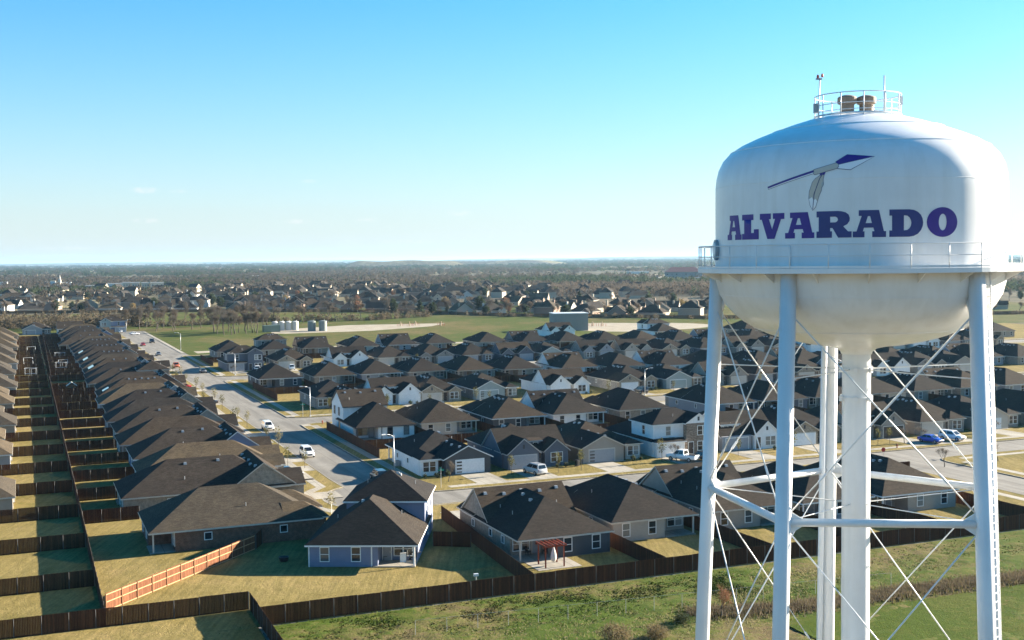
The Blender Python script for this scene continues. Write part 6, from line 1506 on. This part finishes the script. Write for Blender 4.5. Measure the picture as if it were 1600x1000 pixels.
for r_i, off in enumerate(rowoff):
    x = -430 - off * .35; n_ = 0
    while x < 470 + off * .35:
        y = base_y(x * (1 - off * .0005)) + off + random.uniform(-5, 5)
        px = 800 + F_PX * x / y
        keep = .74 if r_i < 5 else .6
        if px < 330: keep *= .72
        if px > 820: keep *= (1.35 if r_i < 4 else .5 if r_i < 6 else .1)
        if 1120 < px < 1350: continue_ = True
        else: continue_ = False
        if px > 1440: keep *= .3
        if -30 < px < 1590 and not continue_ and random.random() < keep:
            kd = random.choice((0, 0, 1, 1, 2, 3)); n_ += 1; cnt += 1
            wl_, wd = random.choice((('far_tan', 'tan'), ('far_cream', 'cream'), ('far_pink', 'brick'), ('far_pink', 'brick'), ('far_white', 'white')))
            rf = random.choice(('roof_gray', 'roof_brown', 'roof_weathered', 'roof_charcoal'))
            rz = GRID * -.3 + random.choice((0, 0, PI, PI, PI / 2, -PI / 2)) + random.uniform(-.25, .25) + (.35 if x < 0 else -.2)
            t = thing('house', 'distant %s%s house, %s from left in %s row beyond the field' % (wd, ' two-storey' if kd == 2 else '', ORD[n_] if n_ <= 25 else 'late ' + ORD[n_ - 25], ORD[r_i + 1]), 'house', (x, y, 0), rz, 'houses of the far subdivision')
            for nm, me, ro, loc, rr_, kids in FARD[kd]:
                o = add(nm, me, MATS[{'wall': wl_, 'front': wl_, 'gable': wl_, 'roof': rf, 'frame': 'trim_white', 'frame_dark': 'trim_dark', 'vent': 'metal_gray'}[ro]], t, loc, rr_)
                for kn, km, kr, kl, kz in kids: add(kn, km, MATS[{'trim': 'trim_tan', 'glass': 'glass', 'vent': 'metal_gray'}[kr]], o, kl, kz)
            FARPOS.append((x, y))
        x += random.uniform(17.5, 22.5) * (1 + off * .0004)
# the rest of the far subdivision: rooftops that run together between the trees
rt, wt = MB(), MB()
for off in (345, 378, 412, 448, 486, 526, 570, 620, 680):
    x = -560
    while x < 400:
        y = base_y(x * .8) + off + random.uniform(-9, 9); px = 800 + F_PX * x / y
        if -20 < px < 1000 and random.random() < (.85 if px > 320 else .5):
            a = random.uniform(-.3, .3) + random.choice((0, PI / 2)); L_2, w_2, e_2 = random.uniform(7, 9), random.uniform(5, 6.5), random.choice((2.8, 2.8, 5.4)); r_2 = w_2 * .75
            T_2 = lambda p: (x + p[0] * math.cos(a) - p[1] * math.sin(a), y + p[0] * math.sin(a) + p[1] * math.cos(a), p[2])
            k_ = len(rt.v); rt.v += [T_2(p) for p in ((-L_2 - .4, -w_2 - .4, e_2), (L_2 + .4, -w_2 - .4, e_2), (L_2 + .4, w_2 + .4, e_2), (-L_2 - .4, w_2 + .4, e_2), (-L_2 * .5, 0, e_2 + r_2), (L_2 + .3, 0, e_2 + r_2))]
            rt.f += [(k_, k_+1, k_+5, k_+4), (k_+2, k_+3, k_+4, k_+5), (k_+3, k_, k_+4)]
            k_ = len(wt.v); wt.v += [T_2(p) for p in ((-L_2, -w_2, -.5), (L_2, -w_2, -.5), (L_2, w_2, -.5), (-L_2, w_2, -.5), (-L_2, -w_2, e_2), (L_2, -w_2, e_2), (L_2, w_2, e_2), (-L_2, w_2, e_2), (L_2, 0, e_2 + r_2))]
            wt.f += [(k_, k_+1, k_+5, k_+4), (k_+1, k_+2, k_+6, k_+8, k_+5), (k_+2, k_+3, k_+7, k_+6), (k_+3, k_, k_+4, k_+7)]
        x += random.uniform(19, 27)
rt.build('distant_rooftops', MATS['roof_gray'], kind='stuff', label='crowd of gray rooftops behind the distant houses', category='rooftops')
wt.build('distant_house_walls', MATS['far_cream'], kind='stuff', label='pale walls under the crowded distant rooftops', category='walls')
# back fences of the far subdivision along the field
t = thing('wooden_fence', 'long dark fence along the back of the distant subdivision', 'fence', (0, 0, 0))
xs = list(range(-430, 481, 14))
for a, c in zip(xs, xs[1:]):
    A = Vector((a, base_y(a) - 2, 0)); B_ = Vector((c, base_y(c) - 2, 0)); d = (B_ - A); L = d.length
    MB().box(0, L - .05, -.05, .05, 0, 1.9).build('fence_panel', MATS['fence_rail_dark'], t, A, math.atan2(d.y, d.x))
# trees among the far houses
random.seed(5)
GOLD = leaf_tree(61, 7.5, 3.2, 3.0, 420, .42, th=.2)
lab = {0: 'bare gray-brown tree among the distant houses', 1: 'golden-twigged round tree among the distant houses', 2: 'dark evergreen tree among the distant houses', 3: 'rust-coloured tree among the distant houses'}
n_t = 0
while n_t < 285:
    x = random.uniform(-440, 470); off = random.uniform(-4, 520) if random.random() < .85 else random.uniform(-10, 4)
    y = base_y(x) + off
    if any((x - a) ** 2 + (y - c) ** 2 < 81 for a, c in FARPOS): continue
    px = 800 + F_PX * x / y
    if px < -30 or px > 1620 or (1130 < px < 1320): continue
    k = random.choices((0, 1, 2, 3), (72, 10, 13, 5))[0]
    if k == 0: ms, mt = BARE[n_t % 4], ('bark_gray', random.choice(('twig_gray', 'twig_brown', 'twig_brown')))
    elif k == 1: ms, mt = GOLD, ('bark_gray', 'twig_gold')
    elif k == 2: ms, mt = EVER[1], ('bark_gray', 'leaf_dark')
    else: ms, mt = GOLD, ('bark_gray', 'twig_red')
    tree(('bare_tree', 'golden_tree', 'evergreen_tree', 'rusty_tree')[k], ms, mt, (x, y, 0), random.uniform(.7, 1.15), random.uniform(0, 6), lab[k], 'tree', 'trees among the distant houses'); n_t += 1
def nth(n): return '%d%s' % (n, 'th' if 10 <= n % 100 <= 20 else {1: 'st', 2: 'nd', 3: 'rd'}.get(n % 10, 'th'))
for k in range(4):
    for i, o in enumerate(sorted([o for o in COL.objects if o.get('label') == lab[k]], key=lambda o: o.location.x / o.location.y)): o['label'] = lab[k] + ', %s from left' % nth(i + 1)
# woods that read as one mass
def woods(name, label, spots, mat, seed, blades=48):
    rnd = random.Random(seed); m_ = MB(); V_, F2 = m_.v, m_.f
    for (x, y, z0, r_, h_) in spots:
        for _ in range(blades):
            a = rnd.uniform(0, 6.28); q = rnd.random() ** .5; zz = rnd.random()
            w = math.sqrt(max(.05, 1 - (2 * zz - .9) ** 2)) * q * r_
            cx, cy, cz = x + w * math.cos(a), y + w * math.sin(a), z0 + h_ * (.12 + .88 * zz)
            s = r_ * rnd.uniform(.11, .24); t1 = rnd.uniform(0, 6.28); t2 = t1 + rnd.uniform(1.5, 2.6); t3 = t2 + rnd.uniform(1.5, 2.6); tilt = rnd.uniform(-.9, .9); k_ = len(V_)
            for tt in (t1, t2, t3):
                ox = s * math.cos(tt); oz = s * math.sin(tt); V_.append((cx + ox * math.cos(a + tilt), cy + ox * math.sin(a + tilt), cz + oz))
            F2.append((k_, k_ + 1, k_ + 2))
    m_.build(name, MATS[mat], kind='stuff', label=label, category='woods')
random.seed(31)
from mathutils import noise as MN
br, gr = [], []
n_ = 0
while n_ < 13000:
    D = 900 * (math.exp(random.random() * 2.75)); px = random.uniform(-60, 1660); x = (px - 800) / F_PX * D
    if D < base_y(x) + 380 or (300 < px < 1000 and D < base_y(x) + 700 and random.random() < .72): continue
    if px < 1000 and D < 1250 and random.random() < .6: continue
    if any(abs(px - a) < b_ and abs(D - d_) < 130 for a, b_, d_ in ((225, 45, 1480), (180, 20, 1700), (143, 25, 1600), (1000, 45, 2300), (1068, 42, 1820), (100, 30, 1850))): continue
    nz_ = MN.noise(Vector((x * .0022, D * .0014, 3.3))) + .35 * MN.noise(Vector((x * .008, D * .006, 1.3)))
    if nz_ < -.1 and D > 1400: continue
    n_ += 1
    r_ = random.uniform(3.2, 5.0) * (1 + (D / 2600.0)); h_ = random.uniform(5.5, 9.5) * (1 + D / 16000.0)
    amp = max(0.0, min(1.0, (D - 3500) / 9000.0)); z0 = amp * 6 - .5
    g_ = MN.noise(Vector((x * .003 + 7, D * .002, 8.1)))
    (gr if (g_ > .18 or D > 3600 and random.random() < .55 or random.random() < .1) else br).append((x, D, z0, r_, h_))
woods('distant_woods', 'bare brown winter woods spreading to the horizon', br, 'woods_brown', 1)
woods('distant_woods', 'dark green woods towards the horizon', gr, 'woods_green', 2)
# the dense bare wood on the right, beyond the far houses
random.seed(41); sp = []
for _ in range(1500):
    px = random.uniform(862, 1640); D = random.uniform(1060, 1330) + (px - 862) * .12; x = (px - 800) / F_PX * D
    if 1060 < px < 1140 and D < 1110: continue
    sp.append((x, D, -.3, random.uniform(2.6, 4.2), random.uniform(7, 11.5)))
woods('bare_wood', 'dense bare brown wood on the right beyond the houses', sp, 'twig_brown', 3, 46)
# brush line on the far left behind the end houses, and hedge along the field strip
sp = []
for _ in range(620):
    u = random.uniform(668, 730); v = random.uniform(-70, 62); 
    if u < 676 and v > 30: continue
    p = W(u + (20 if v < 0 else 0), v); sp.append((p.x, p.y, -.2, random.uniform(1.8, 3.0), random.uniform(4, 8.5)))
for _ in range(240):
    v = random.uniform(56, 235); p = W(684 + 10 * math.sin(v * .06) + random.uniform(-3, 3), v); sp.append((p.x, p.y, -.2, random.uniform(1.2, 2.4), random.uniform(1.5, 5.0)))
woods('brush_line', 'brown thicket behind the houses at the end of the left yards', sp, 'brush_brown', 4, 60)
sp = []
for _ in range(260):
    x = random.uniform(-330, 420); p = (x, base_y(x) - random.uniform(2, 12)); sp.append((p[0], p[1], -.1, random.uniform(1.2, 2.2), random.uniform(1.5, 3.6)))

woods('hedge_line', 'scrubby hedge along the back of the distant subdivision', sp, 'brush_brown', 5, 40)
# ------------------------------------------------------------------ air: faint haze that fades the far country
hz = MB().box(-34000, 34000, -400, 33000, -3.0, 110.0)
m = bpy.data.materials.new('haze'); m.use_nodes = True; nt = m.node_tree; nt.nodes.clear()
pv = nt.nodes.new('ShaderNodeVolumePrincipled'); pv.inputs['Color'].default_value = (0.45, 0.74, 1.0, 1); pv.inputs['Density'].default_value = 0.000032; pv.inputs['Anisotropy'].default_value = 0.3
om = nt.nodes.new('ShaderNodeOutputMaterial'); nt.links.new(pv.outputs[0], om.inputs['Volume'])
hz.build('haze', m, kind='stuff')
